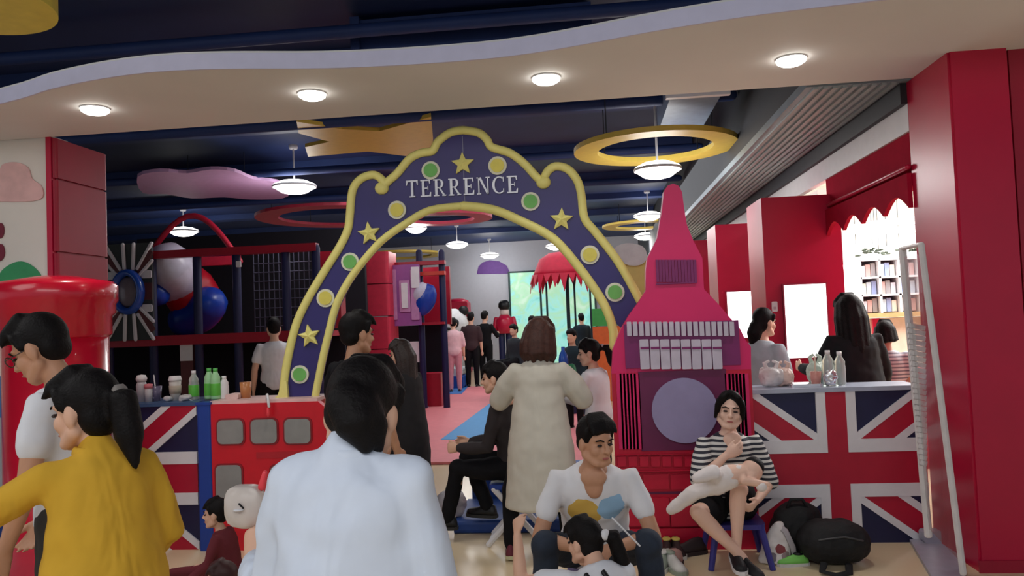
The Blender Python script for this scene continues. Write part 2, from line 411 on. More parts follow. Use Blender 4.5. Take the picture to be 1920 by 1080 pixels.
for i, (px, py) in enumerate(((1648, 476), (1663, 468), (1636, 465), (1686, 459), (1605, 465), (1640, 444), (1564, 490), (1577, 500))):
    p = at(px, py, 10.5)
    t = thing('pendant_bulb', ['sixth small pendant bulb from the left in the bright shop', 'seventh small pendant bulb from the left in the bright shop', 'fourth small pendant bulb from the left in the bright shop', 'rightmost small pendant bulb in the bright shop', 'third small pendant bulb from the left in the bright shop', 'highest of the small pendant bulbs in the bright shop', 'leftmost small pendant bulb in the bright shop, hanging low', 'second small pendant bulb from the left in the bright shop'][i], 'light', (p.x, p.y, p.z), 0, 'pendant bulbs in the shop')
    MB().ell((p.x, p.y, p.z), (.04, .04, .05), None, 10, 6).build('bulb', glow_m, t, smooth=True)
    MB().tube([p+V((0, 0, .04)), (p.x, p.y, 3.36)], .004, 5).build('cord', grey_m, t)
wood = M('pale_oak', (196, 162, 112), .5, var=.15, scale=8)
# wall shelving unit in the shop
sy = 8.9
a, b = at(1618, 588, sy), at(1730, 590, sy); top = at(1660, 486, sy).z
t = thing('shop_shelf', 'white cubby shelf on a pale wooden ledge in the bright shop', 'shelf', ((a.x+b.x)/2, sy+.15, a.z))
MB().box((a.x-.05, sy-.06, a.z-.05), (b.x+.6, sy+.4, a.z)).build('ledge', wood, t)
MB().box((a.x, sy+.33, a.z), (b.x+.6, sy+.36, top)).build('back_panel', white_m, t)
nx = 6
for k in range(nx+1):
    x = a.x + (b.x+.6-a.x)*k/nx; MB().box((x-.012, sy, a.z), (x+.012, sy+.33, top)).build('divider', white_m, t)
for k in range(1, 4):
    z = a.z + (top-a.z)*k/3; MB().box((a.x, sy, z-.01), (b.x+.6, sy+.33, z+.01)).build('board', white_m, t)
bkcol = [(206, 206, 214), (150, 165, 205), (196, 160, 156), (225, 220, 206), (150, 146, 148), (190, 204, 214)]
bi = 0
for col in range(5):
    for row in range(3):
        x = a.x + (b.x+.6-a.x)*col/nx + .02; z = a.z + (top-a.z)*row/3 + .011
        hcell = (top-a.z)/3-.03; wcell = (b.x+.6-a.x)/nx - .04
        for q in range(3):
            c = bkcol[(col*5+row*3+q*2) % 6]; wq = wcell/3.4
            bx = MB().box((x+q*wcell/3, sy+.06, z), (x+q*wcell/3+wq, sy+.26, z+hcell*(.75+.08*((col+q) % 3)))).build('box_file', M('file_%d_%d_%d' % c, c, .6))
            rown = ['bottom', 'middle', 'top'][row]; coln = ['first', 'second', 'third', 'fourth', 'fifth'][col]; qn = ['left', 'middle', 'right'][q]
            tag(bx, '%s packet in the %s column, %s row of the white shop shelf' % (qn, coln, rown), 'packet', 'packets on the shop shelf'); bi += 1
for k in range(3):
    p = V((a.x+.2+k*.42, sy+.15, top))
    t = thing('trailing_plant', ['leftmost', 'middle', 'rightmost'][k]+' dark trailing plant on top of the shop shelf', 'plant', (p.x, p.y, p.z), 0, 'plants on the shop shelf')
    MB().lathe(p, [(.05, 0), (.065, .08), (.055, .08)], 12).build('pot', white_m, t)
    mb = MB()
    for q in range(26):
        an = random.random()*6.28; rr = .04+random.random()*.16
        mb.ell(p+V((math.cos(an)*rr, math.sin(an)*rr*.6, .09+random.random()*.06-rr*.2)), (.035, .02, .012), Matrix.Rotation(an, 3, 'Z'), 6, 4)
    mb.build('foliage', M('dark_leaf', (52, 62, 44), .6), t)
# lower white cabinet with poster, red panel
p0, p1 = at(1640, 690, sy), at(1715, 600, sy)
t = thing('shop_cabinet', 'pale beige cabinet with white frames below the wooden ledge in the shop', 'cabinet', ((p0.x+p1.x)/2, sy, 0))
MB().box((a.x+.1, sy+.1, .0), (b.x+.6, sy+.35, a.z-.06)).build('body', M('beige_board', (214, 200, 184), .6), t)
MB().box((a.x+.12, sy+.06, p0.z), (a.x+.2, sy+.1, a.z-.06)).build('red_post', red, t)
MB().box((a.x+.24, sy+.06, p0.z+.0), (b.x+.05, sy+.1, p0.z+.03)).build('frame_rail', white_m, t)
MB().box((b.x+.02, sy+.06, p0.z), (b.x+.05, sy+.1, a.z-.06)).build('frame_post', white_m, t)
p0, p1 = at(1655, 735, 7.6), at(1740, 690, 7.6)
t = tag(MB().rbox((p0.x, 7.6, 0), (p1.x+.8, 7.75, p1.z), .03).build('red_partition', red_dark), 'low red partition behind the counter at the shop opening', 'partition')
p0, p1 = at(1548, 690, 8.2), at(1572, 575, 8.2)
s = thing('lit_poster_screen', 'narrow glowing white screen half hidden behind the black-dressed woman', 'screen', ((p0.x+p1.x)/2, 8.2, p0.z))
MB().box((p0.x-.03, 8.2, p0.z-.03), (p1.x+.06, 8.24, p1.z+.03)).build('frame', M('screen_frame', (140, 40, 60), .4), s)
MB().box((p0.x, 8.19, p0.z), (p1.x+.03, 8.2, p1.z)).build('panel', screen_m, s)
MB().box((p0.x+.02, 8.2, 0), (p0.x+.08, 8.24, p0.z-.03)).build('stand', grey_m, s)
# ------------------------------------------------------------------ flag panels
def clip(poly, x0, z0, x1, z1):
    def cut(ps, ins, inter):
        out = []
        for i in range(len(ps)):
            a, b = ps[i-1], ps[i]
            if ins(b):
                if not ins(a): out.append(inter(a, b))
                out.append(b)
            elif ins(a): out.append(inter(a, b))
        return out
    def ix(c): return lambda a, b: (c, a[1]+(b[1]-a[1])*(c-a[0])/(b[0]-a[0]))
    def iz(c): return lambda a, b: (a[0]+(b[0]-a[0])*(c-a[1])/(b[1]-a[1]), c)
    for ins, it in ((lambda p: p[0] >= x0-1e-9, ix(x0)), (lambda p: p[0] <= x1+1e-9, ix(x1)), (lambda p: p[1] >= z0-1e-9, iz(z0)), (lambda p: p[1] <= z1+1e-9, iz(z1))):
        if len(poly) < 3: return []
        poly = cut(poly, ins, it)
    return poly
def flag(t, X0, X1, Z0, Z1, xc, hw, y, cx0=None, cx1=None):
    """union-cross boards; hw = half width of the full flag round xc, clipped to X0..X1"""
    zc = (Z0+Z1)/2 - .005; rw, ww = .065, .06; rh, wh = .102, .085
    MB().box((X0, y, Z0), (X1, y+.05, Z1)).build('backing_board', navy_m, t)
    def put(nm, poly, lo, mat):
        q = clip(poly, X0, Z0, X1, Z1)
        if len(q) >= 3: MB().prism([V((a, y-lo, b)) for a, b in q], (0, lo, 0)).build(nm, mat, t)
    hz = (Z1-Z0)/2
    for sx in (-1, 1):
        for sz in (-1, 1):
            e = V((sx*hw, sz*hz)).normalized(); n_ = V((-e.y, e.x))
            o = V((xc, zc)); far = o + e*2.2
            def strip(a, b): return [tuple(o+n_*a), tuple(far+n_*a), tuple(far+n_*b), tuple(o+n_*b)]
            qx0, qx1 = (xc+rw+ww, 9) if sx > 0 else (-9, xc-rw-ww)
            qz0, qz1 = (zc+rh+wh, 9) if sz > 0 else (-9, zc-rh-wh)
            for nm, a, b, lo, mt in (('white_diagonal', .062, .108, .012, white_m), ('white_diagonal', -.108, -.062, .012, white_m), ('red_diagonal', -.062, .062, .009, flagred)):
                q = clip(strip(a, b), qx0, qz0, qx1, qz1)
                if len(q) >= 3: put(nm, q, lo, mt)
    for nm, x0, z0, x1, z1, lo, mt in (
        ('white_border', -9, zc+rh, xc-rw, zc+rh+wh, .016, white_m), ('white_border', xc+rw, zc+rh, 9, zc+rh+wh, .016, white_m),
        ('white_border', -9, zc-rh-wh, xc-rw, zc-rh, .016, white_m), ('white_border', xc+rw, zc-rh-wh, 9, zc-rh, .016, white_m),
        ('white_border', xc-rw-ww, zc+rh+wh, xc-rw, 9, .016, white_m), ('white_border', xc+rw, zc+rh+wh, xc+rw+ww, 9, .016, white_m),
        ('white_border', xc-rw-ww, -9, xc-rw, zc-rh-wh, .016, white_m), ('white_border', xc+rw, -9, xc+rw+ww, zc-rh-wh, .016, white_m),
        ('red_cross', -9, zc-rh, 9, zc+rh, .012, flagred), ('red_cross', xc-rw, zc+rh, xc+rw, 9, .012, flagred), ('red_cross', xc-rw, -9, xc+rw, zc-rh, .012, flagred)):
        put(nm, [(x0, z0), (x1, z0), (x1, z1), (x0, z1)], lo, mt)
p0 = at(1405, 743, FY); p1 = at(1785, 742, FY); fz = .985; xc = at(1573, 890, FY).x
t = thing('flag_counter', 'navy, red and white Union Jack counter front on the right, beside the red tower', 'counter', ((p0.x+p1.x)/2, FY, 0))
flag(t, p0.x-.02, PX-.03, .0, fz, xc, .66, FY)
MB().rbox((p0.x-.02, FY-.02, fz), (PX-.03, FY+.30, fz+.028), .01, 3, 'y').build('countertop', M('pale_counter', (164, 172, 190), .3), t)
MB().box((p0.x, FY+.05, 0), (PX-.05, FY+.27, fz)).build('body', navy_m, t)
CTOP = fz+.028
p0 = at(208, 760, FY); p1 = at(369, 760, FY)
LT = at(300, 762, FY).z
t = thing('flag_counter', 'left Union Jack counter front between the red letter box and the blue post', 'counter', ((p0.x+p1.x)/2, FY, 0))
flag(t, p0.x-.02, p1.x, .0, LT, at(190, 890, FY).x, .64, FY)
MB().box((p0.x-.02, FY-.015, LT), (p1.x+.01, FY+.4, LT+.025)).build('countertop', M('blue_counter', (60, 90, 130), .35), t)
MB().box((p0.x, FY+.05, 0), (p1.x-.01, FY+.36, LT)).build('body', navy_m, t)
# blue post
q0, q1 = at(369, 758, FY-.04), at(395, 758, FY-.04)
t = thing('blue_post', 'upright blue board post between the flag counter and the red bus', 'post', ((q0.x+q1.x)/2, FY, 0))
MB().rbox((q0.x, FY-.05, 0), (q1.x, FY+.06, q0.z-.005), .015, 3, 'z').build('board', blue_m, t)
MB().box((q0.x-.005, FY-.055, q0.z-.005), (q1.x+.005, FY+.065, q0.z+.012)).build('cap', blue_m, t)
# bus front panel
b0, b1 = at(395, 757, FY-.02), at(590, 753, FY-.02); bz = (b0.z+b1.z)/2
b2 = at(650, 800, FY-.02).x
t = thing('bus_panel', 'red double-decker bus counter panel with grey windows under the arch', 'panel', ((b0.x+b2)/2, FY, 0))
busred = M('bus_red', (206, 18, 38), .35, var=.05)
poly = [(b0.x, 0), (b2+.06, 0), (b2+.06, .55), (b2, .86), (b1.x+.03, bz), (b0.x, bz)]
MB().prism([V((a, FY-.04, b)) for a, b in poly], (0, .06, 0)).build('bus_body', busred, t)
MB().box((b0.x, FY-.03, bz), (b1.x+.02, FY+.3, bz+.022)).build('countertop', M('pink_counter', (226, 190, 186), .35), t)
MB().box((b0.x+.02, FY+.02, 0), (b1.x, FY+.27, bz)).build('body', busred, t)
wg = M('bus_window_grey', (140, 140, 138), .4)
for (xa, ya, xb, yb) in ((408, 787, 455, 833), (471, 786, 518, 832), (534, 785, 581, 832), (406, 872, 452, 948), (508, 873, 556, 920), (604, 872, 652, 920)):
    c0, c1 = at(xa, yb, FY-.05), at(xb, ya, FY-.05)
    MB().rbox((c0.x-.012, FY-.046, c0.z-.012), (c1.x+.012, FY-.04, c1.z+.012), .042, 4).build('window_frame', M('bus_dark_red', (140, 22, 34), .4), t)
    MB().rbox((c0.x, FY-.052, c0.z), (c1.x, FY-.046, c1.z), .035, 4).build('window', wg, t)
c0, c1 = at(480, 860, FY-.05), at(580, 846, FY-.05)
MB().box((c0.x, FY-.044, c0.z), (c1.x, FY-.04, c1.z)).build('side_band', M('bus_mid_red', (180, 26, 40), .4), t)
# hook with little red and white tag on the bus top
p = at(505, 748, FY-.06)
t = thing('toy_spoon', 'small white and red plastic toy hanging over the bus panel top edge', 'toy', (p.x, p.y, p.z-.1))
MB().tube([p+V((-.03, .03, -.005)), p+V((-.01, -.01, .03)), p+V((0, -.02, .0)), p+V((.005, -.02, -.05))], .01, 8).build('handle', white_m, t, smooth=True)
MB().ell(p+V((-.003, -.02, -.09)), (.012, .01, .04), None, 10, 6).build('tip', M('coral', (235, 70, 80), .4), t, smooth=True)

# ------------------------------------------------------------------ arch
AY = FY+.12
arch_m = M('arch_indigo', (48, 40, 108), .38, var=.08, scale=4); trim_m = M('pale_yellow_trim', (234, 226, 136), .45, var=.04)
out_px = [(530, 752), (533, 715), (540, 672), (554, 613), (575, 565), (607, 511), (637, 463), (652, 431), (656, 404), (661, 356), (676, 335), (698, 327), (718, 335), (728, 352), (738, 334), (768, 298), (811, 284), (821, 266), (844, 249), (870, 244), (897, 249), (913, 262), (922, 276), (956, 287), (983, 307), (1005, 331), (1018, 338), (1028, 320), (1042, 311), (1064, 316), (1083, 336), (1091, 366), (1097, 409), (1117, 436), (1155, 485), (1182, 530), (1203, 572)]
in_px = [(1166, 616), (1146, 598), (1124, 556), (1085, 501), (1037, 447), (978, 415), (924, 393), (870, 386), (806, 394), (758, 421), (715, 452), (677, 495), (650, 533), (629, 576), (615, 630), (605, 672), (590, 742), (588, 752)]
op = [at(a, b, AY) for a, b in out_px]; ip = [at(a, b, AY) for a, b in in_px]
ax = at(868, 300, AY)
t = thing('entrance_arch', 'tall indigo entrance arch with yellow trim, stars, dots and the word TERRENCE', 'arch', (ax.x, AY, 1.0))
seam = at(868, 300, AY).x; half = []
MB().prism(op+ip, (0, .10, 0)).build('arch_board', arch_m, t)
ot = [(530, 752), (533, 715), (540, 672), (554, 613), (575, 565), (607, 511), (637, 463), (652, 431), (656, 404), (661, 358), (676, 336), (698, 328), (712, 333), (722, 345)]
orr = [at(a, b, AY-.005) for a, b in ot]
yr = .028
def trim(pix, name='yellow_trim', r_=yr, k=4):
    pts = catmull([at(a, b, AY-.004) for a, b in pix], k)
    return MB().tube(pts, [(r_, r_*1.1)]*len(pts), 10, side=(0, 1, 0)).build(name, trim_m, t, smooth=True)
trim(ot)
trim([(714, 355), (728, 340), (745, 325), (768, 298), (790, 287), (811, 283), (821, 266), (844, 249), (868, 244)])
trim([(868, 244), (897, 249), (913, 262), (922, 276), (956, 287), (983, 307), (1005, 331), (1019, 344)])
trim([(1022, 330), (1028, 320), (1042, 312), (1064, 317), (1082, 338), (1090, 366), (1096, 409), (1117, 436), (1155, 485), (1182, 530), (1202, 568)])
for a, b in ((716, 353), (1019, 342)):
    p = at(a, b, AY-.004); MB().ell(p, (.052, .035, .046)).build('scroll_knob', trim_m, t, smooth=True)
trim([(590, 748), (605, 672), (615, 630), (629, 576), (650, 533), (677, 495), (715, 452), (758, 421), (806, 394), (868, 386)], 'yellow_trim', .025)
trim([(868, 386), (924, 393), (978, 415), (1037, 447), (1085, 501), (1124, 556), (1142, 592), (1150, 622), (1151, 650)], 'yellow_trim', .03)
# flared foot of the outer trim
MB().prism([at(a, b, AY-.03) for a, b in ((506, 752), (520, 742), (530, 715), (537, 715), (540, 752))], (0, .06, 0)).build('trim_foot', trim_m, t)
p0, p1 = at(867, 255, AY), at(871, 380, AY)
MB().box((p0.x-.003, AY-.004, p1.z), (p0.x+.003, AY, p0.z)).build('seam', M('seam_grey', (120, 120, 150), .4), t)
cream = M('dot_cream', (222, 222, 200), .5); dgreen = M('dot_green', (110, 182, 92), .5); dyel = M('dot_yellow', (222, 210, 96), .5)
def disc(p, r_, y, th, n=24): return MB().prism([V((p.x+r_*math.cos(2*math.pi*k/n), y, p.z+r_*math.sin(2*math.pi*k/n))) for k in range(n)], (0, th, 0))
for col, lst in ((dgreen, ((808, 320), (657, 491), (563, 702), (995, 378), (1153, 548))), (dyel, ((933, 311), (745, 394), (611, 559), (1106, 478)))):
    for a, b in lst:
        p = at(a, b, AY)
        rim = disc(p, .066, AY-.012, .012).build('dot_rim', cream, t)
        disc(p, .049, AY-.02, .01).build('dot_center', col, rim)
def star(p, r_, y, th, tilt=0):
    q = []
    for k in range(10):
        a = R(90+36*k+tilt); rr = r_ if k % 2 == 0 else r_*.45; q.append(V((p.x+rr*math.cos(a), y, p.z+rr*math.sin(a))))
    return q
for a, b, tl in ((868, 308, 0), (693, 438, 6), (1053, 412, -4), (581, 630, 8)):
    p = at(a, b, AY); q = star(p, .085, AY-.02, .02, tl)
    mb = MB().prism(q, (0, .02, 0))
    # raised faceted front
    o = len(mb.v); mb.v.append(V((p.x, AY-.042, p.z))); 
    for k in range(10): mb.f.append((k, (k+1) % 10, o))
    mb.build('star', trim_m, t)
# lettering
silver = M('silver_letters', (176, 176, 182), .35, .6); 
def glyph(ch):
    B = lambda x0, z0, x1, z1: [(x0, z0), (x1, z0), (x1, z1), (x0, z1)]
    def arc(cx, cz, r0x, r0z, r1x, r1z, a0, a1, n=8):
        out = []
        for i in range(n):
            b, c = R(a0+(a1-a0)*i/n), R(a0+(a1-a0)*(i+1)/n)
            out.append([(cx+r0x*math.cos(b), cz+r0z*math.sin(b)), (cx+r1x*math.cos(b), cz+r1z*math.sin(b)), (cx+r1x*math.cos(c), cz+r1z*math.sin(c)), (cx+r0x*math.cos(c), cz+r0z*math.sin(c))])
        return out
    if ch == 'T': return [B(0, .9, .8, 1), [(0, .9), (0, .7), (.05, .7), (.12, .9)], [(.68, .9), (.75, .7), (.8, .7), (.8, .9)], B(.32, .07, .48, .9), B(.2, 0, .6, .07)], .8
    if ch == 'E': return [B(.1, .08, .27, .92), B(0, 0, .7, .08), B(0, .92, .66, 1), B(.27, .46, .5, .54), [(.58, .08), (.66, .26), (.72, .26), (.7, .08)], [(.56, .92), (.62, .74), (.68, .74), (.66, .92)], B(.48, .38, .53, .62)], .72
    if ch == 'R': return [B(.1, .07, .27, .93), B(0, 0, .37, .07), B(0, .93, .4, 1), B(.27, .46, .4, .53)] + arc(.4, .73, .1, .2, .27, .27, -90, 90) + [[(.34, .48), (.46, .48), (.76, .06), (.62, .06)], B(.58, 0, .84, .07)], .84
    if ch == 'N': return [B(.1, .06, .18, .95), B(0, 0, .28, .06), B(0, .94, .22, 1), [(.12, 1), (.28, 1), (.78, 0), (.66, 0)], B(.7, 0, .78, .95), B(.6, .94, .88, 1)], .88
    if ch == 'C': return arc(.45, .5, .3, .44, .46, .51, 50, 310, 16) + [B(.7, .68, .76, .96), B(.7, .06, .76, .28)], .8
p0, p1 = at(763, 371, AY), at(972, 362, AY)
gl = [glyph(c) for c in 'TERRENCE']; tot = sum(g[1] for g in gl) + .16*7
hgt = .122; sc = (p1.x-p0.x)/tot; x = p0.x
for i, (polys, wd_) in enumerate(gl):
    mb = MB(); zb = p0.z + (p1.z-p0.z)*(x-p0.x)/(p1.x-p0.x)
    for pl in polys:
        mb.prism([V((x+a*sc, AY-.014, zb+b*hgt)) for a, b in pl], (0, .014, 0))
    mb.build('letter', silver, t); x += (wd_+.16)*sc
# ------------------------------------------------------------------ clock tower
TY = FY-.09
tw = M('tower_pinkred', (212, 30, 100), .42, var=.06, scale=3); twl = M('tower_red', (196, 18, 56), .4, var=.06); purp = M('tower_plum', (122, 34, 98), .45, var=.05); bar_m = M('tower_pale_bars', (198, 188, 204), .45); face_m = M('clock_lavender', (150, 140, 178), .45, var=.04)
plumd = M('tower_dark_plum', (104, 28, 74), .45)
p = at(1283, 900, TY)
t = thing('clock_tower_panel', 'tall pink-red clock tower cut-out with lavender dial, right of the arch', 'tower', (p.x, FY, 0))
up = [(1150, 780), (1149, 655), (1164, 617), (1180, 590), (1197, 567), (1211, 545), (1211, 505), (1214, 484), (1232, 447), (1241, 395), (1245, 358), (1252, 348), (1262, 344), (1272, 348), (1279, 360), (1282, 385), (1288, 422), (1300, 451), (1317, 484), (1320, 542), (1345, 568), (1370, 597), (1388, 617), (1397, 636), (1408, 650), (1411, 740)]
pts = [at(a, b, TY) for a, b in up]
zsplit = at(1160, 700, TY).z
xl_, xr_ = pts[0].x, pts[-1].x
poly = [V((xl_, TY, zsplit))] + pts[1:-1] + [V((xr_, TY, zsplit))]
MB().prism(poly, (0, .12, 0)).build('upper_body', tw, t)
MB().box((xl_, TY, .0), (xr_, TY+.12, zsplit)).build('lower_body', twl, t)
def panel(xa, ya, xb, yb, nm, mat, lo, base=0, r_=0):
    a = at(xa, yb, TY-base); b = at(xb, ya, TY-base)
    mb = MB()
    if r_: mb.rbox((a.x, TY-base-lo, a.z), (b.x, TY-base, b.z), r_)
    else: mb.box((a.x, TY-base-lo, a.z), (b.x, TY-base, b.z))
    return mb.build(nm, mat, t)
# lattice
panel(1230, 528, 1306, 534, 'lattice_sill', purp, .012)
for k in range(13):
    x = 1231+k*5.9; panel(x, 487, x+3, 529, 'lattice_bar', purp, .01)
panel(1173, 600, 1384, 691, 'plum_band', purp, .012)
for k in range(18):
    x = 1176+k*11.3; panel(x, 603+(k*.0), x+7, 630, 'crown_bar', bar_m, .02, .012, .004)
for k in range(8):
    x = 1201+k*19.4; o = panel(x, 636, x+14.5, 692, 'window_bar', bar_m, .02, .012, .006)
    a = at(x, 655, TY-.034); b = at(x+16, 650, TY-.034)
    MB().box((a.x, TY-.037, a.z), (b.x, TY-.032, b.z)).build('window_line', purp, o)
panel(1203, 692, 1360, 845, 'dial_panel', plumd, .014)
p = at(1283, 769, TY-.014)
d = disc(p, .212, TY-.04, .026, 40).build('clock_dial', face_m, t)
for x0_, x1_ in ((1160, 1200), (1364, 1404)):
    for k in range(6):
        x = x0_+k*(x1_-x0_)/6+1; panel(x, 700, x+4, 842, 'fluting', tw, .014)
panel(1152, 847, 1410, 853, 'ledge', twl, .03)
for k in range(12):
    x = 1158+k*21; panel(x, 855, x+15, 874, 'dentil', twl, .022)
panel(1152, 878, 1410, 884, 'ledge', twl, .03)
panel(1152, 919, 1410, 928, 'dark_band', plumd, .004)  # thin dark plum band across the lower tower
for k in range(5):
    x = 1156+k*51; panel(x, 932, x+46, 985, 'base_block', twl, .03)
for k in range(5):
    x = 1156+k*51; panel(x, 888, x+46, 917, 'base_block', twl, .016)
a = at(1152, 990, TY)
MB().box((xl_-.01, TY-.03, 0), (xr_+.01, TY, a.z)).build('plinth', twl, t)
# ------------------------------------------------------------------ giant pillar letter box at the left
Yc = 5.0-.24
pc = at(107, 700, Yc)
post_m = M('letter_box_red', (196, 18, 46), .25, var=.05, coat=.3)
t = thing('letter_box', 'giant glossy red pillar letter box in front of the left red column', 'letter box', (pc.x, Yc, 0))
zt = at(110, 528, Yc-.2).z
rb = .31
MB().lathe((pc.x, Yc, 0), [(rb+.03, 0), (rb+.03, .12), (rb, .16), (rb, zt-.36)], 40).build('barrel', post_m, t, smooth=False)
MB().lathe((pc.x, Yc, 0), [(rb, zt-.36), (rb+.02, zt-.34), (rb+.02, zt-.22), (rb+.045, zt-.2), (rb+.045, zt-.14), (rb+.06, zt-.12), (rb+.06, zt-.02), (rb+.03, zt+.01), (.12, zt+.05), (.01, zt+.055)], 40).build('cap', post_m, t, smooth=False)
for c in t.children:
    if c.type == 'MESH':
        for pl in c.data.polygons: pl.use_smooth = len(c.data.polygons) > 100
# ------------------------------------------------------------------ white display frame by the pillar
SYs = 4.35
a_t, a_m, a_b = at(1692, 466, SYs+.3), at(1706, 600, SYs+.3), at(1741, 1005, SYs+.3)
t = thing('display_frame', 'tall white leaning display frame with clear panel on a grey base, beside the red pillar', 'stand', (at(1760, 1030, SYs).x, SYs+.1, 0))
fr_m = M('white_frame', (214, 208, 208), .4); bs_m = M('pale_grey_base', (160, 160, 176), .35)
rt, rbm = at(1727, 458, SYs), at(1806, 1075, SYs)
MB().tube([rt, rbm], [(.018, .012)]*2, 8).build('front_rail', fr_m, t)
MB().tube([a_t, a_b], [(.022, .012)]*2, 8).build('rear_rail', fr_m, t)
MB().tube([a_t, rt], .012, 8).build('top_rail', fr_m, t)
# broad slatted strip hanging on the rear rail
for k in range(26):
    f0 = .27+.019*k; p = a_t.lerp(a_b, f0); w_ = .075-.0018*k
    MB().box((p.x-.02, p.y-.03, p.z-.015), (p.x-.02+w_*1.3, p.y-.018, p.z+.012), Matrix.Rotation(R(14), 3, 'Y'), p).build('slat', fr_m, t)
pn = M('clear_acrylic', (225, 225, 225), .1, trans=.9, alpha=.35)
mb = MB(); q = [a_t.lerp(a_b, .03), a_t.lerp(a_b, .97), rt.lerp(rbm, .97), rt.lerp(rbm, .03)]
MB().prism(q, (0, .004, 0)).build('clear_panel', pn, t)
bb = [atz(a, b, .0) for a, b in ((1706, 1018), (1800, 1018), (1812, 1090), (1748, 1090))]
MB().prism(bb, (0, 0, .025)).build('base_plate', bs_m, t)
MB().rbox((bb[0].x+.05, bb[0].y-.1, .025), (bb[0].x+.2, bb[0].y-.02, .10), .02).build('base_block', bs_m, t)
# ------------------------------------------------------------------ ceiling lamps
lamp_off = M('lamp_housing', (190, 190, 195), .4)
def ufo(px, py, z, lab, d=.56, e=25):
    p = atz(px, py, z)
    t = thing('ceiling_lamp', lab, 'lamp', (p.x, p.y, z), 0, 'disc lamps in the playroom')
    r_ = d/2
    MB().lathe((p.x, p.y, z), [(r_*.3, .085), (r_*.62, .07), (r_*.98, .025), (r_, .01), (r_*.97, -.01), (r_*.6, -.075), (r_*.25, -.095), (.01, -.098)], 24).build('shade', M('disc_glow', (255, 252, 246), .4, var=0, emit=3.5), t, smooth=True)
    MB().lathe((p.x, p.y, z), [(r_*1.02, .014), (r_*1.03, .0), (r_*1.02, -.012), (r_*.97, -.012), (r_*.97, .014)], 24).build('rim', lamp_off, t, smooth=True)
    MB().tube([(p.x, p.y, z+.08), (p.x, p.y, 3.95)], .012, 8).build('rod', lamp_off, t)
    MB().lathe((p.x, p.y, 3.9), [(.05, .0), (.06, .02), (.06, .05)], 12).build('canopy', lamp_off, t)
    l = bpy.data.lights.new('disc_lamp', 'POINT'); l.energy = e; l.shadow_soft_size = .25; l.color = (1, .98, .95)
    o = bpy.data.objects.new('disc_lamp', l); C.objects.link(o); o.parent = t; o.location = (0, 0, -.25)
ufo(552, 350, 3.4, 'nearest glowing disc lamp left of the arch')
ufo(1233, 318, 3.05, 'nearest glowing disc lamp right of the arch, under the yellow ring', .49)
ufo(344, 434, 3.5, 'glowing disc lamp far left above the red play structure')
ufo(857, 459, 3.45, 'left one of the glowing disc lamps seen through the arch')
ufo(918, 479, 3.45, 'smallest glowing disc lamp, seen through the middle of the arch')
ufo(1215, 405, 3.45, 'second glowing disc lamp right of the arch, left of the tower spire')
ufo(1210, 443, 3.45, 'third glowing disc lamp right of the arch, left of the tower spire')
ufo(1212, 465, 3.45, 'fourth and lowest glowing disc lamp left of the tower spire')
ufo(1042, 462, 3.45, 'glowing disc lamp just inside the right side of the arch opening')
ufo(780, 428, 3.3, 'glowing disc lamp just inside the left side of the arch opening', .4)
# ------------------------------------------------------------------ hanging ceiling shapes
yl = M('hanging_yellow', (206, 178, 78), .5, var=.05); pkc = M('hanging_pink', (188, 150, 190), .6, var=.05); rdr = M('hanging_red', (176, 46, 70), .5)
def ringshape(px, py, z, ro, ri, mat, lab, nm='hanging_ring', hgt=.05, ell_=1.0):
    p = atz(px, py, z); n = 48
    t = thing(nm, lab, 'decoration', (p.x, p.y, z))
    MB().loft([[V((p.x+rr*math.cos(2*math.pi*j/n), p.y+ell_*rr*math.sin(2*math.pi*j/n), zz)) for j in range(n)] for rr, zz in ((ri, z), (ro, z), (ro, z+hgt), (ri, z+hgt), (ri, z))], cap=False).build('ring', mat, t)
    for k in range(4):
        a = R(45+90*k); q = V((p.x+(ro+ri)/2*math.cos(a), p.y+ell_*(ro+ri)/2*math.sin(a), 0))
        MB().tube([(q.x, q.y, z+hgt), (q.x, q.y, 3.96)], .006, 6).build('wire', grey_m, t)
ringshape(1228, 281, 3.2, .82, .58, yl, 'yellow ring hanging under the blue ceiling above the tower')
ringshape(640, 408, 3.5, 1.5, 1.1, rdr, 'red ring hanging under the ceiling left of the arch')
ringshape(828, 412, 3.25, .85, .55, rdr, 'pale red ring hanging behind the top of the arch opening')
ringshape(1205, 424, 3.5, .9, .6, yl, 'farther yellow ring hanging left of the tower spire')
ringshape(745, 480, 3.4, 1.3, .95, yl, 'farthest yellow ring hanging inside the left of the arch opening')
ringshape(-60, 12, 3.0, .34, .1, M('hanging_lemon', (214, 196, 84), .5), 'yellow ring hanging in front of the soffit in the top left corner', hgt=.16)
p = at(690, 262, 9); z = 3.62
def hang(pix, z, mat, nm, lab, k=0, th=.04):
    q = [atz(a, b, z) for a, b in pix]
    c = sum(q, V((0, 0, 0)))/len(q)
    if k: q = catmull(q, k, True)
    t = thing(nm, lab, 'decoration', (c.x, c.y, z))
    MB().prism(q, (0, 0, th)).build('board', mat, t)
    for dx in (-.4, .4): MB().tube([(c.x+dx, c.y, z+th-.01), (c.x+dx, c.y, 3.96)], .006, 6).build('wire', grey_m, t)
hang([(556, 228), (640, 242), (712, 246), (808, 219), (812, 262), (806, 298), (690, 284), (578, 294), (572, 276), (618, 266), (560, 250)], 3.55, yl, 'hanging_starfish', 'flat yellow starfish shape hanging left of the arch top')
hang([(258, 332), (300, 322), (350, 325), (395, 318), (440, 322), (475, 336), (520, 342), (545, 358), (530, 372), (470, 374), (420, 370), (360, 372), (310, 364), (268, 362)], 3.5, pkc, 'hanging_cloud', 'flat mauve pink cloud shape hanging at upper left', 3)
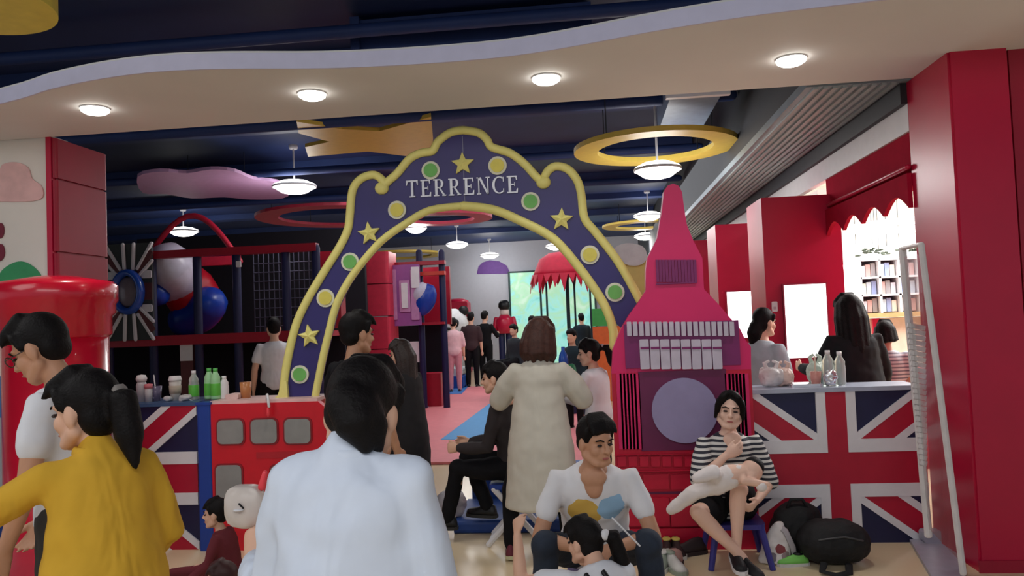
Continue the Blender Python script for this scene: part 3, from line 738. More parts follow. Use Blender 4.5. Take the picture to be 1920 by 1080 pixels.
# ------------------------------------------------------------------ soft floor mats
pinkmat = M('pink_mat', (226, 132, 138), .6, var=.04); bluemat = M('sky_blue_mat', (74, 150, 206), .6, var=.04)
def mat_piece(pix, mat, z0, z1, lab):
    q = [atz(a, b, z1) for a, b in pix]
    q = [V((p.x, p.y, z0)) for p in q]
    return tag(MB().prism(q, (0, 0, z1-z0)).build('floor_mat', mat), lab, 'mat')
mat_piece([(560, 870), (1120, 862), (1080, 726), (860, 724), (690, 730)], pinkmat, .002, .03, 'large pink soft floor mat inside the arch')
mat_piece([(826, 824), (960, 822), (960, 738), (917, 757)], bluemat, .03, .034, 'bright blue triangle inlay on the pink mat behind the seated woman')
mat_piece([(780, 765), (790, 750), (828, 752), (800, 764)], bluemat, .03, .034, 'small sky blue inlay strip at the left of the pink mat')
bl2 = M('deep_blue_soft', (28, 78, 160), .5)
mat_piece([(770, 742), (790, 722), (880, 722), (866, 738)], M('mid_blue_mat', (60, 120, 190), .6), .03, .034, 'blue inlay mat strip in front of the blue soft block')
q0, q1 = at(800, 723, 17.2), at(868, 705, 17.2)
t = thing('soft_block', 'blue soft play block with pale top at the back left of the mat', 'block', ((q0.x+q1.x)/2, 17.6, .034))
MB().rbox((q0.x, 17.2, .034), (q1.x, 18.2, q1.z), .05).build('blue_base', bl2, t)
MB().rbox((q0.x+.04, 17.24, q1.z), (q1.x-.04, 18.16, q1.z+.16), .05).build('pale_top', M('pale_grey_soft', (196, 200, 206), .6), t)
for k, (a, b) in enumerate(((806, 730), (821, 731))):
    p = atz(a, b, .04)
    tag(MB().lathe((p.x, p.y, .034), [(.07, 0), (.05, .12), (.012, .2)], 10).build('toy_cone', white_m, smooth=True), ['left', 'right'][k]+' of two small white cones on the blue mat strip', 'toy', 'white cones on the mat')
# blue step and bench behind the seated woman
s0, s1 = at(846, 1000, 5.5), at(1150, 1000, 5.5)
t = thing('entrance_step', 'low blue padded step under the arch behind the seated people', 'step', ((s0.x+s1.x)/2, 5.9, 0))
MB().rbox((s0.x, 5.6, 0), (s1.x, 6.3, .10), .03, 3, 'x').build('step_pad', M('step_blue', (26, 62, 130), .5), t)
MB().rbox((s0.x+.02, 6.36, .0), (s1.x, 6.6, .34), .03, 3, 'x').build('rear_pad', M('step_blue2', (30, 70, 146), .5), t)
# ------------------------------------------------------------------ climbing frame at the left
PY = 9.6
navy_post = M('frame_navy', (22, 26, 70), .5); net_m = M('dark_netting', (12, 12, 22), .9)
t = thing('play_structure', 'large red and navy indoor climbing frame behind the left counter', 'play structure', (at(400, 640, PY).x, PY+1, 0))
zl, zh = at(330, 640, PY).z, at(330, 478, PY).z
xa, xb = at(196, 640, PY).x, at(600, 640, PY).x
for z_, h_ in ((zl-.05, .13), (zh-.04, .1)):
    MB().box((xa-.3, PY-.06, z_), (xb, PY+.06, z_+h_)).build('beam', red_play, t)
for px in (205, 288, 373, 447, 540, 597):
    x = at(px, 640, PY).x; MB().tube([(x, PY, 0), (x, PY, zh)], .055, 12).build('post', navy_post, t, smooth=True)
MB().box((xa-1, PY+.06, zl-.02), (xb-.1, PY+2.4, zl+.05)).build('deck', red_play, t)
MB().box((xa-1, PY+2.4, 0), (xb-.1, PY+2.5, 3.1)).build('rear_net', net_m, t)
MB().box((xa-.9, PY+1.3, 0), (xb-.1, PY+1.35, zl-.06)).build('lower_net', net_m, t)
for k in range(14):
    x = at(455, 560, PY).x + k*.07; MB().tube([(x, PY+.35, zl+.06), (x, PY+.35, zh)], .008, 6).build('net_cord', M('net_cord', (60, 60, 80), .8), t)
for k in range(8):
    z_ = zl+.15+k*.12; MB().tube([(at(455, 560, PY).x, PY+.35, z_), (xb-.1, PY+.35, z_)], .008, 6).build('net_cord', M('net_cord', (60, 60, 80), .8), t)
# upper roof rail arcs
for px0, px1, hz in ((285, 450, .55),):
    a, b = at(px0, 470, PY+.4), at(px1, 490, PY+.4)
    pts = [a.lerp(b, k/12) + V((0, 0, hz*math.sin(math.pi*k/12))) for k in range(13)]
    MB().tube(pts, .04, 8).build('roof_arc', red_play, t, smooth=True)
pinkr = M('lit_pinkish_red', (206, 40, 70), .4)
a, b = at(350, 500, PY+1.2), at(446, 478, PY+1.2); MB().box((a.x, PY+1.2, a.z), (b.x, PY+1.3, b.z)).build('back_rail', pinkr, t)
a, b = at(600, 545, PY+.2), at(636, 470, PY+.2); MB().rbox((a.x-.1, PY+.2, a.z-.5), (b.x, PY+.4, b.z), .12).build('red_hood', red_play, t)
# flag panel with porthole
a, b = at(204, 640, PY-.08), at(285, 455, PY-.08)
dk = M('panel_black_green', (54, 60, 60), .6)
cx, cz = (a.x+b.x)/2, (a.z+b.z)/2; hw_, hh_ = (b.x-a.x)/2, (b.z-a.z)/2
pb = MB().box((a.x, PY-.1, a.z), (b.x, PY-.06, b.z)).build('flag_board', dk, t)
for sx in (-1, 1):
    for sz in (-1, 1):
        for off in (0, .13):
            p0 = V((cx+sx*hw_*(1.02 if off == 0 else 1.02), PY-.105, cz+sz*(hh_*.62 if off else hh_*.98))); p1 = V((cx+sx*.12, PY-.105, cz+sz*.30 - sz*off*.9))
            MB().tube([p0, p1], .026, 6).build('pale_strip', white_m, pb)
        MB().tube([(cx+sx*hw_*.98, PY-.105, cz+sz*hh_*.82), (cx+sx*.14, PY-.105, cz+sz*.22)], [(.05, .012)]*2, 6).build('brown_strip', M('brown_red', (96, 50, 54), .6), pb)
    for sz in (-1, 1):
        MB().tube([(cx+sx*.075, PY-.105, cz+sz*hh_*.98), (cx+sx*.06, PY-.105, cz+sz*.3)], .026, 6).build('pale_strip', white_m, pb)
        MB().rbox((cx+sx*hw_ if sx < 0 else cx+.18, PY-.12, cz+sz*.22-.05), (cx-.18 if sx < 0 else cx+sx*hw_, PY-.1, cz+sz*.22+.05), .02).build('pale_block', white_m, pb)
    MB().box((cx+sx*hw_ if sx < 0 else cx+.15, PY-.11, cz-.11), (cx-.15 if sx < 0 else cx+sx*hw_, PY-.1, cz+.11)).build('brown_block', M('brown_red', (96, 50, 54), .6), pb)
n = 28; mb = MB(); rr0, rr1 = .20, .05
rings = []
for k in range(n+1):
    a_ = 2*math.pi*k/n; c_ = V((cx+rr0*.9*math.cos(a_), PY-.14, cz+rr0*1.25*math.sin(a_))); e_ = V((math.cos(a_), 0, math.sin(a_)))
    rings.append([c_ + e_*(rr1*math.cos(2*math.pi*j/10)) + V((0, rr1*1.4*math.sin(2*math.pi*j/10), 0)) for j in range(10)])
mb.loft(rings, cap=False)
port = mb.build('porthole', M('porthole_blue', (34, 80, 178), .15, coat=.5), t, smooth=True)
MB().ell((cx, PY-.13, cz), (.15, .05, .2)).build('porthole_dome', M('smoky_dome', (120, 110, 120), .15), port, smooth=True)
# tube slides
tub_w = M('tube_white', (196, 196, 214), .3); tub_r = M('tube_red', (170, 20, 38), .3); tub_b = M('tube_blue', (20, 60, 160), .3)
def slide(pix, r_, mat, nm='tube_slide'):
    pts = catmull([at(a, b, Y) for a, b, Y in pix], 5)
    return MB().tube(pts, r_, 18).build(nm, mat, t, smooth=True)
slide([(318, 498, PY+.35), (330, 515, PY+.5), (330, 530, PY+.7)], .32, tub_w)
slide([(352, 540, PY+.8), (365, 560, PY+.9), (372, 575, PY+1.0)], .36, tub_r)
slide([(392, 570, PY+.7), (375, 590, PY+.75), (350, 600, PY+.8)], .25, tub_b)
slide([(287, 545, PY+.25), (296, 552, PY+.3)], .16, tub_b, 'tube_end')
a, b = at(345, 705, PY+.02), at(360, 640, PY+.02)
MB().box((a.x-.02, PY-.02, a.z-.35), (b.x+.03, PY+.04, b.z)).build('hanging_strap', M('strap_brown', (96, 50, 54), .6), t)
MB().box((a.x-.02, PY-.03, b.z-.25), (b.x+.03, PY-.02, b.z)).build('strap_tag', white_m, t)
p = at(445, 495, PY-.1); MB().rbox((p.x-.03, PY-.08, p.z-.04), (p.x+.03, PY-.05, p.z+.04), .01).build('sensor', glow_m if False else white_m, t)
# ------------------------------------------------------------------ second play structure seen through the arch
QY = 13.2
t = thing('play_tower', 'red and purple play tower seen inside the left of the arch', 'play structure', (at(740, 600, QY).x, QY+.5, 0))
a, b = at(640, 700, QY-.3), at(727, 470, QY-.3)
for k in range(5):
    z0, z1 = k*b.z/5, (k+1)*b.z/5
    MB().rbox((at(686, 600, QY-.3).x, QY-.3, z0+.008), (b.x, QY+.3, z1-.008), .05, 3, 'z').build('padded_block', M('pad_red', (206, 50, 76), .5), t)
    MB().rbox((a.x-.4, QY-.2, z0+.008), (at(684, 600, QY-.3).x, QY+.3, z1-.008), .05, 3, 'z').build('padded_block', red_play, t)
pur = M('purple_board', (150, 80, 150), .5); lil = M('lilac_board', (186, 130, 176), .5)
a, b = at(728, 612, QY), at(785, 495, QY); MB().box((a.x, QY, a.z), (b.x, QY+.08, b.z)).build('purple_panel', pur, t)
for x0_, x1_, y0_, y1_, mm in ((734, 742, 600, 505, lil), (750, 768, 585, 525, lil), (754, 764, 578, 530, white_m), (772, 783, 600, 505, lil), (772, 785, 540, 500, white_m)):
    p, q = at(x0_, y0_, QY-.03), at(x1_, y1_, QY-.03); lo_ = .05 if mm is white_m else .03; MB().rbox((p.x, QY-lo_, p.z), (q.x, QY, q.z), .012).build('panel_strip', mm, t)
for y0_, y1_, mm in ((612, 603, red_play), (520, 508, M('orange_red', (196, 60, 44), .5)), (500, 488, red_play)):
    p, q = at(728, y0_, QY+.2), at(834, y1_, QY+.2); MB().box((p.x, QY+.15, p.z), (q.x, QY+.3, q.z)).build('beam', mm, t)
for px in (790, 832):
    p = at(px, 600, QY+.3); MB().tube([(p.x, QY+.3, 0), (p.x, QY+.3, at(px, 470, QY).z)], .06, 10).build('post', navy_post, t, smooth=True)
p, q = at(788, 610, QY+1), at(832, 500, QY+1); MB().box((p.x, QY+1, p.z), (q.x+.1, QY+1.1, q.z)).build('red_panel', red_play, t)
MB().box((at(728, 700, QY+1.2).x, QY+1.2, 0), (at(835, 700, QY+1.2).x, QY+1.25, p.z)).build('dark_net', net_m, t)
p = at(796, 562, QY+.1)
MB().ell(p, (.2, .16, .3), Matrix.Rotation(R(25), 3, 'Y')).build('blue_white_drum', tub_b, t, smooth=True)
MB().ell(p+V((-.06, -.03, .12)), (.14, .14, .2), Matrix.Rotation(R(25), 3, 'Y')).build('drum_top', tub_w, t, smooth=True)
p, q = at(744, 680, QY+.4), at(790, 640, QY+.4)
MB().rbox((p.x, QY+.3, p.z), (q.x, QY+.4, q.z), .03).build('pale_sign', white_m, t)
p = at(800, 690, QY+.5); MB().box((p.x-.35, QY+.5, 0), (p.x+.25, QY+.9, .62)).build('red_bench', red_play, t)
# ------------------------------------------------------------------ things at the back wall
a, b = at(961, 640, BY-.06), at(1112, 505, BY-.06)
t = thing('mural_screen', 'large bright aqua green mural screen on the back wall', 'screen', ((a.x+b.x)/2, BY-.05, a.z-.6))
m = bpy.data.materials.new('aqua_mural'); m.use_nodes = True; nt = m.node_tree; bs = nt.nodes['Principled BSDF']
tc = nt.nodes.new('ShaderNodeTexCoord'); n1 = nt.nodes.new('ShaderNodeTexNoise'); n1.inputs['Scale'].default_value = 1.6; n1.inputs['Detail'].default_value = 6; n1.inputs['Distortion'].default_value = 1.2
nt.links.new(tc.outputs['Object'], n1.inputs['Vector'])
cr = nt.nodes.new('ShaderNodeValToRGB'); e = cr.color_ramp
e.elements[0].position = .3; e.elements[0].color = lin((110, 190, 185)); e.elements[1].position = .7; e.elements[1].color = lin((190, 225, 200))
x = e.elements.new(.45); x.color = lin((150, 215, 208)); x = e.elements.new(.57); x.color = lin((160, 208, 175))
nt.links.new(n1.outputs['Fac'], cr.inputs['Fac']); nt.links.new(cr.outputs['Color'], bs.inputs['Base Color']); nt.links.new(cr.outputs['Color'], bs.inputs['Emission Color']); bs.inputs['Emission Strength'].default_value = .55
MB().box((a.x, BY-.06, a.z-.7), (b.x, BY-.02, b.z)).build('panel', m, t)
for x0_, x1_ in ((a.x-.06, a.x), (b.x, b.x+.06)): MB().box((x0_, BY-.08, a.z-.7), (x1_, BY-.02, b.z+.05)).build('frame', M('dark_green_frame', (40, 70, 70), .5), t)
MB().box((a.x, BY-.08, b.z), (b.x, BY-.02, b.z+.05)).build('frame', M('dark_green_frame', (40, 70, 70), .5), t)
q = [at(a_, b_, BY-.02) for a_, b_ in ((894, 514), (897, 500), (905, 492), (918, 488), (936, 490), (950, 498), (957, 513))]
tag(MB().prism(q, (0, .02, 0)).build('painted_mushroom_cap', M('wall_purple', (110, 70, 150), .6)), 'purple dome shape fixed on the back wall', 'decoration')
# phone box
GY = 22.5
a, b = at(836, 680, GY), at(876, 562, GY)
t = thing('phone_box', 'red telephone box against the back wall', 'phone box', ((a.x+b.x)/2, GY+.3, 0))
MB().rbox((a.x, GY, 0), (b.x, GY+.6, b.z-.05), .06).build('cabin', red, t)
MB().ell(((a.x+b.x)/2, GY+.3, b.z-.06), ((b.x-a.x)/2, .3, .12)).build('roof', red, t, smooth=True)
MB().box((a.x+.12, GY-.03, b.z-.42), (b.x-.1, GY, b.z-.28)).build('sign_strip', M('pinkish', (214, 120, 130), .5), t)
for k in range(3):
    for j in range(4):
        MB().box((a.x+.08+k*(b.x-a.x-.16)/3, GY-.02, .3+j*.32), (a.x+.06+(k+1)*(b.x-a.x-.16)/3, GY, .3+j*.32+.28)).build('window_pane', M('phone_glass', (110, 40, 50), .2), t)
# guard figure
GX = at(948, 640, 21.5)
t = thing('guard_figure', 'toy soldier figure with tall black bearskin and red coat at the back wall', 'figure', (GX.x, 21.5, 0))
zt = at(948, 563, 21.5).z; zh0 = at(948, 578, 21.5).z; zn = at(948, 590, 21.5).z; zb = at(948, 625, 21.5).z
MB().lathe((GX.x, 21.5, 0), [(.13, zh0-.03), (.17, zh0+.04), (.16, zt-.08), (.09, zt), (.01, zt+.01)], 16).build('bearskin', black_m, t, smooth=True)
MB().ell((GX.x, 21.5, (zh0+zn)/2-.02), (.13, .12, .14)).build('face', M('doll_face', (220, 200, 196), .6), t, smooth=True)
MB().lathe((GX.x, 21.5, 0), [(.22, zb), (.24, zb+.2), (.25, zn-.15), (.12, zn)], 16).build('coat', red, t, smooth=True)
for s in (-1, 1):
    MB().tube([(GX.x+s*.24, 21.5, zn-.12), (GX.x+s*.3, 21.48, zb+.05)], .07, 8).build('sleeve', red, t, smooth=True)
    MB().tube([(GX.x+s*.1, 21.5, zb+.05), (GX.x+s*.1, 21.5, .08)], .09, 8).build('leg', navy_post, t, smooth=True)
# hanging swing ride with red fringe
HY = 12.6
p = at(1050, 490, HY); zt = at(1050, 472, HY).z; ze = at(1050, 520, HY).z; rx = .42
t = thing('swing_carousel', 'red domed carousel canopy with ragged fringe on black cords inside the arch', 'carousel', (p.x, HY, 0))
MB().lathe((p.x, HY, 0), [(.01, zt), (.18, zt-.02), (.34, zt-.12), (rx, zt-.3), (rx+.04, ze+.02), (rx-.02, ze+.02), (.3, zt-.2), (.01, zt-.08)], 28).build('canopy', M('canopy_red', (206, 26, 62), .5), t, smooth=True)
for k in range(22):
    a_ = 2*math.pi*k/22; c_ = V((p.x+(rx+.03)*math.cos(a_), HY+(rx+.03)*math.sin(a_), ze+.05)); tg = V((-math.sin(a_), math.cos(a_), 0))*.07
    MB().prism([c_-tg, c_+tg, c_+V((0, 0, -.16-.07*(k % 3)))+(c_-V((p.x, HY, c_.z)))*.12], V((math.cos(a_), math.sin(a_), 0))*.01).build('fringe_piece', M('canopy_red', (206, 26, 62), .5), t)
zb = at(1050, 660, HY).z
for px in (1014, 1025, 1077, 1106):
    q = at(px, 540, HY); MB().tube([(q.x, HY-.1, ze+.1), (q.x, HY-.1, .2)], .016, 8).build('cord', M('dark_green_cord', (20, 50, 56), .5), t, smooth=True)
MB().lathe((p.x, HY, 0), [(.5, .0), (.5, .2), (.45, .24), (.01, .25)], 24).build('platform', navy_post, t)
MB().tube([(p.x+.1, HY, .2), (p.x+.1, HY, zt-.1)], .03, 8).build('mast', M('dark_green_cord', (20, 50, 56), .5), t)
# colour block column right of mural
WYc = 14.0
a, b = at(1112, 690, WYc), at(1146, 610, WYc)
t = thing('color_block_column', 'green over orange soft block column just inside the right arch leg', 'column', ((a.x+b.x)/2, WYc, 0))
z2, z1, z0 = at(1125, 578, WYc).z, at(1125, 612, WYc).z, at(1125, 650, WYc).z
for za, zb_, mm in ((0, z0, M('block_orange', (226, 110, 54), .5)), (z0, z1, M('block_orange', (226, 110, 54), .5)), (z1, z2, M('block_green', (70, 170, 84), .5))):
    MB().rbox((a.x, WYc, za+.005), (b.x+.3, WYc+.4, zb_-.005), .05, 3, 'z').build('block', mm, t)
# pale egg cup shape between arch and tower
EY = 6.4
p = at(1182, 478, EY)
t = thing('egg_chair_shape', 'pale oval board over a yellow board standing between arch and tower', 'decoration', (p.x, EY, 0))
q = [at(a_, b_, EY) for a_, b_ in ((1152, 470), (1160, 460), (1180, 456), (1205, 462), (1213, 478), (1208, 492), (1190, 498), (1168, 492))]
MB().prism(catmull(q, 4, True), (0, .05, 0)).build('pale_oval', M('pale_aqua', (236, 246, 248), .5), t)
q = [at(a_, b_, EY+.06) for a_, b_ in ((1160, 485), (1220, 480), (1222, 560), (1205, 590), (1185, 560))]
q += []
MB().prism(q, (0, .05, 0)).build('yellow_board', trim_m, t)
MB().box((p.x+.02, EY+.08, 0), (p.x+.14, EY+.12, q[0].z)).build('support', white_m, t)
# ------------------------------------------------------------------ people
skin = M('skin', (222, 176, 150), .55, var=.03, scale=20); skin_t = M('tan_skin', (196, 146, 116), .55, var=.04, scale=20); skin_p = M('pale_skin', (228, 188, 168), .55, var=.03)
hair_b = M('black_hair', (17, 14, 15), .6, var=.3, scale=40, bump=.3, bscale=120, spec=.2); hair_br = M('brown_hair', (66, 40, 34), .55, var=.3, scale=40, bump=.3, bscale=120, spec=.3)
eye_m = M('eye_dark', (40, 28, 26), .3); lip_m = M('lip', (176, 96, 92), .5)
jean = M('dark_jeans', (36, 46, 62), .8, var=.2, scale=15, bump=.2); blk = M('black_cloth', (20, 20, 24), .85, var=.15, fold=.2, spec=.2); wht = M('white_cloth', (226, 228, 234), .85, var=.03, fold=.2, spec=.2)
def hand(mb, wrist, d, nrm, s, side, curl=.45, spread=.0, thumb=.6):
    """palm, four fingers and a thumb; d = direction, nrm = palm side, side = -1 left / +1 right hand"""
    d = d.normalized(); nrm = (nrm - d*nrm.dot(d)).normalized(); lat = d.cross(nrm)*side    # lat points to the thumb
    mb.tube([wrist-d*.01*s, wrist+d*.03*s, wrist+d*.065*s, wrist+d*.088*s], [(.024*s, .017*s), (.034*s, .017*s), (.040*s, .015*s), (.038*s, .012*s)], 12, side=lat)
    for k, (ln, off) in enumerate(((.068, .030), (.078, .010), (.073, -.010), (.057, -.030))):
        p = wrist + d*(.085 - .004*abs(k-1))*s + lat*off*s
        dd = (d + lat*off*spread*14).normalized(); a = curl*(.8+.12*k); pts = [p-dd*.02*s, p]; ang = 0
        for f in (.45, .30, .25):
            ang += a*(1.0 if f == .45 else .85); v = dd*math.cos(ang) + nrm*math.sin(ang); p = p + v*ln*f*s; pts.append(p)
        mb.tube(pts, [.0095*s, .0095*s, .0088*s, .008*s, .007*s], 8)
    p = wrist + d*.03*s + lat*.026*s; v = (d*.75 + lat*.75*(1-thumb*.3) + nrm*.5*thumb).normalized(); q = p + v*.036*s; v2 = (d + lat*.2 + nrm*.6*thumb).normalized()
    mb.tube([p-lat*.012*s, p, q, q+v2*.026*s, q+v2*.045*s], [.013*s, .013*s, .0105*s, .0095*s, .008*s], 8)
def shoe_mb(mb, ank, fd, s, up=V((0, 0, 1)), hi=.0):
    fd = fd.normalized(); sd = fd.cross(up).normalized(); up = sd.cross(fd)
    rings = []
    for t_, hw_, h_ in ((-.075, .018, .035), (-.065, .032, .07), (-.03, .038, .085+hi), (.02, .040, .078), (.07, .044, .056), (.12, .046, .044), (.16, .038, .036), (.178, .016, .022)):
        b = ank + fd*t_*s - up*.07*s
        rings.append([b + sd*hw_*s*math.cos(q)*(1 if math.sin(q) < .2 else .8) + up*s*(max(0, math.sin(q))*h_ + min(0, math.sin(q))*.0 + .012) for q in (2*math.pi*k/14 for k in range(14))])
    mb.loft(rings)
def sole_mb(mb, ank, fd, s, up=V((0, 0, 1))):
    fd = fd.normalized(); sd = fd.cross(up).normalized(); up = sd.cross(fd)
    out = []
    prof = ((-.08, .02), (-.06, .037), (.0, .042), (.07, .047), (.12, .049), (.165, .038), (.185, .014))
    pts = [ank + fd*t_*s + sd*w_*s - up*.08*s for t_, w_ in prof] + [ank + fd*t_*s - sd*w_*s - up*.08*s for t_, w_ in reversed(prof)]
    mb.prism(pts, up*.024*s)
def person(label, pos, heading, H=1.7, group=None, cat='person', name='person', **k):
    s = H/1.7; w_ = k.get('w', 1.0); vox = k.get('vox', .011); far = k.get('far', False)
    if far: vox = max(vox, .02)
    root = thing(name, label, cat, pos, R(heading), group)
    X, Y_, Z = V((1, 0, 0)), V((0, 1, 0)), V((0, 0, 1))
    Rz = Matrix.Rotation(-R(heading), 3, 'Z')
    def D(v):                                           # direction: tuple local, or ('w', x, y, z) world
        if v[0] == 'w': return (Rz @ V(v[1:])).normalized()
        return V(v).normalized()
    pel = V(k.get('pel', (0, 0, .93)))*s
    sd = D(k.get('spine', (0, 0, 1))); tw_ = R(k.get('twist', 0)); bend = k.get('bend', .0)
    fwd = Matrix.Rotation(tw_, 3, 'Z') @ Y_; rt = Matrix.Rotation(tw_, 3, 'Z') @ X
    def sp(t): return pel + sd*t*s + fwd*bend*s*(max(0, t)/.5)**2
    up_s = (sp(.5)-sp(.4)).normalized()
    neck = sp(.5); hd = k.get('head', (0, 0, 0)); hs = s*k.get('hs', 1.0)
    hm = Matrix.Rotation(R(hd[0]), 3, 'Z') @ Matrix.Rotation(-R(hd[1]), 3, 'X') @ Matrix.Rotation(R(hd[2]), 3, 'Y')
    nv = (up_s*.6 + (hm @ Z)*.6).normalized()
    hc = neck + nv*.092*s + (hm @ V((0, .02, .045)))*hs
    if k.get('headoff'): hc = hc + V(k['headoff'])*s
    sw = .165*w_*s
    shu = k.get('shup', 0); shL = sp(.415+shu) - rt*sw; shR = sp(.415+shu) + rt*sw
    if k.get('shdrop'): pass
    hipL = pel + V((-.088*w_*s, 0, -.04*s)); hipR = pel + V((.088*w_*s, 0, -.04*s))
    ua, fa, th, sh = .285*s, .245*s, .42*s, .40*s
    aL = k.get('armL', ((-.16, .02, -1), (-.05, .2, -1))); aR = k.get('armR', ((.16, .02, -1), (.05, .2, -1)))
    lL = k.get('legL', ((-.02, .02, -1), (0, -.02, -1))); lR = k.get('legR', ((.02, .02, -1), (0, -.02, -1)))
    J = {}
    for n_, sh_, a in (('L', shL, aL), ('R', shR, aR)):
        e = sh_ + D(a[0])*ua; wv = e + D(a[1])*fa; J['e'+n_] = e; J['w'+n_] = wv
    for n_, h_, l in (('L', hipL, lL), ('R', hipR, lR)):
        kn = h_ + D(l[0])*th; an = kn + D(l[1])*sh; J['k'+n_] = kn; J['a'+n_] = an
    fdL = D(k['footL']) if 'footL' in k else V((-.12, 1, 0)).normalized(); fdR = D(k['footR']) if 'footR' in k else V((.12, 1, 0)).normalized()
    TR = [(-.10, .09, .08), (-.05, .148, .105), (.02, .155, .11), (.12, .132, .092), (.22, .14, .098), (.33, .155, .108), (.39, .150, .098), (.425, .128, .085), (.452, .095, .07), (.478, .066, .058), (.50, .055, .055)]
    def torso(mb, inf, t0=-.2, t1=.52, belly=0, flare=None, n=20):
        rings = []
        for t_, a, b in TR:
            if t_ < t0 or t_ > t1: continue
            c = sp(t_); f_ = max(0, min(1, t_/.5)); r_ = (X*(1-f_) + rt*f_).normalized()
            ax = (sp(t_+.02)-sp(t_-.02)).normalized(); fw = ax.cross(r_)*-1
            fw = fw if fw.dot(fwd) > 0 else -fw
            a_ = (a*w_+inf)*s; b_ = (b*(.5+.5*w_)+inf)*s
            rings.append([c + r_*a_*math.cos(q) + fw*b_*math.sin(q) for q in (2*math.pi*j/n for j in range(n))])
        mb.loft(rings)
    # -------- body: one continuous skin
    mb = MB(); torso(mb, -.004)
    mb.tube([sp(.46), neck+up_s*.02*s, hc - hm @ V((0, .0, .03))*hs], [.06*s, .05*s, .05*s], 12)
    for n_, sh_ in (('L', shL), ('R', shR)):
        sg = -1 if n_ == 'L' else 1
        mb.tube([sp(.40)+rt*sg*.08*s, sh_, sh_.lerp(J['e'+n_], .5), J['e'+n_]], [.048*s, .046*s, .043*s, .038*s], 12)
        mb.tube([J['e'+n_], J['e'+n_].lerp(J['w'+n_], .3), J['w'+n_]], [.038*s, .039*s, .026*s], 12)
        hk = k.get('hand'+n_, {})
        hdir = D(hk['d']) if 'd' in hk else (J['w'+n_]-J['e'+n_]).normalized()
        pn_ = D(hk['n']) if 'n' in hk else V((-sg, .2, 0))
        if far: mb.ell(J['w'+n_]+hdir*.07*s, (.035*s, .035*s, .06*s), None, 8, 6)
        else: hand(mb, J['w'+n_], hdir, pn_, s, -1 if n_ == 'L' else 1, hk.get('curl', .35), hk.get('spread', .15))
    for n_, h_ in (('L', hipL), ('R', hipR)):
        kn, an = J['k'+n_], J['a'+n_]
        lt = .86 if k.get('bottom', 'trousers') == 'trousers' else 1
        mb.tube([h_, h_.lerp(kn, .5), kn], [.082*s*lt, .07*s*lt, .053*s*lt], 12)
        bk_ = (an-kn).normalized(); cv = -(fdL if n_ == 'L' else fdR)*.012*s
        mb.tube([kn, kn.lerp(an, .3)+cv, kn.lerp(an, .7), an], [.053*s*lt, .054*s*lt, .036*s, .032*s], 12)
        mb.tube([an - Z*.03*s, an + (fdL if n_ == 'L' else fdR)*.1*s - Z*.05*s], [.03*s, .024*s], 8)
    H_ = lambda x, y, z: hc + hm @ (V((x, y, z))*hs)
    if k.get('vneck'):
        mb.ell(sp(.415)+fwd*.088*s, (.05*s, .03*s, .075*s), None)
        mb.ell(sp(.45)+fwd*.075*s, (.065*s, .03*s, .05*s), None)
    mb.ell(H_(0, -.012, .022), (.074*hs, .092*hs, .093*hs), hm)
    mb.ell(H_(0, .026, -.045), (.056*hs, .062*hs, .068*hs), hm)
    mb.ell(H_(0, .058, -.094), (.03*hs, .026*hs, .022*hs), hm, 10, 8)
    for sg in (-1, 1):
        mb.ell(H_(sg*.034, .052, -.03), (.028*hs, .028*hs, .03*hs), hm, 10, 8)
        mb.ell(H_(sg*.076, -.008, -.014), (.012*hs, .022*hs, .033*hs), hm, 8, 6)
        mb.tube([H_(sg*.055, .0, -.06), H_(sg*.03, .055, -.092)], [.024*hs, .02*hs], 8)
    mb.ell(H_(0, .066, .022), (.055*hs, .02*hs, .014*hs), hm, 10, 6)
    mb.tube([H_(0, .086, .006), H_(0, .098, -.016), H_(0, .104, -.03)], [.008*hs, .010*hs, .013*hs], 8)
    for sg in (-1, 1): mb.ell(H_(sg*.011, .094, -.033), (.009*hs, .009*hs, .007*hs), hm, 8, 6)
    mb.ell(H_(0, .083, -.064), (.022*hs, .009*hs, .009*hs), hm, 10, 6)
    sk = k.get('skin', skin)
    body = mb.build('body', sk, root, local=True, remesh=k.get('bvox', vox*.65), iters=3)
    if not far and k.get('face', True):
        for sg in (-1, 1):
            MB().ell(H_(sg*.031, .078, -.002), (.014*hs, .008*hs, .0065*hs), hm, 10, 6).build('eye', eye_m, root, True, local=True)
            MB().tube([H_(sg*.014, .087, .018), H_(sg*.032, .086, .025), H_(sg*.05, .074, .02)], [.003*hs, .004*hs, .003*hs], 6).build('eyebrow', k.get('hairm', hair_b), root, True, local=True)
        MB().ell(H_(0, .0875, -.064), (.020*hs, .0065*hs, .006*hs), hm, 10, 6).build('lips', lip_m, root, True, local=True)
    # -------- hair
    hr = k.get('hair', 'short'); mb = MB(); hmat = k.get('hairm', hair_b)
    if hr:
        mb.ell(H_(0, -.022, .036), (.081*hs, .095*hs, .093*hs), hm)
        mb.ell(H_(0, -.048, -.012 if hr == 'short' else -.02), (.073*hs, .054*hs, (.062 if hr == 'short' else .072)*hs), hm)
        for q in range(7 if k.get('fringe', True) else 0):
            x = -.06+.02*q; mb.tube([H_(x*.6, .0, .125), H_(x, .055, .105-abs(x)*.3), H_(x*1.08, .078, .07-abs(x)*.25)], [.02*hs, .018*hs, .01*hs], 6)
        for sg in (-1, 1): mb.tube([H_(sg*.074, .03, .06), H_(sg*.077, .022, .01)], [.016*hs, .009*hs], 6)
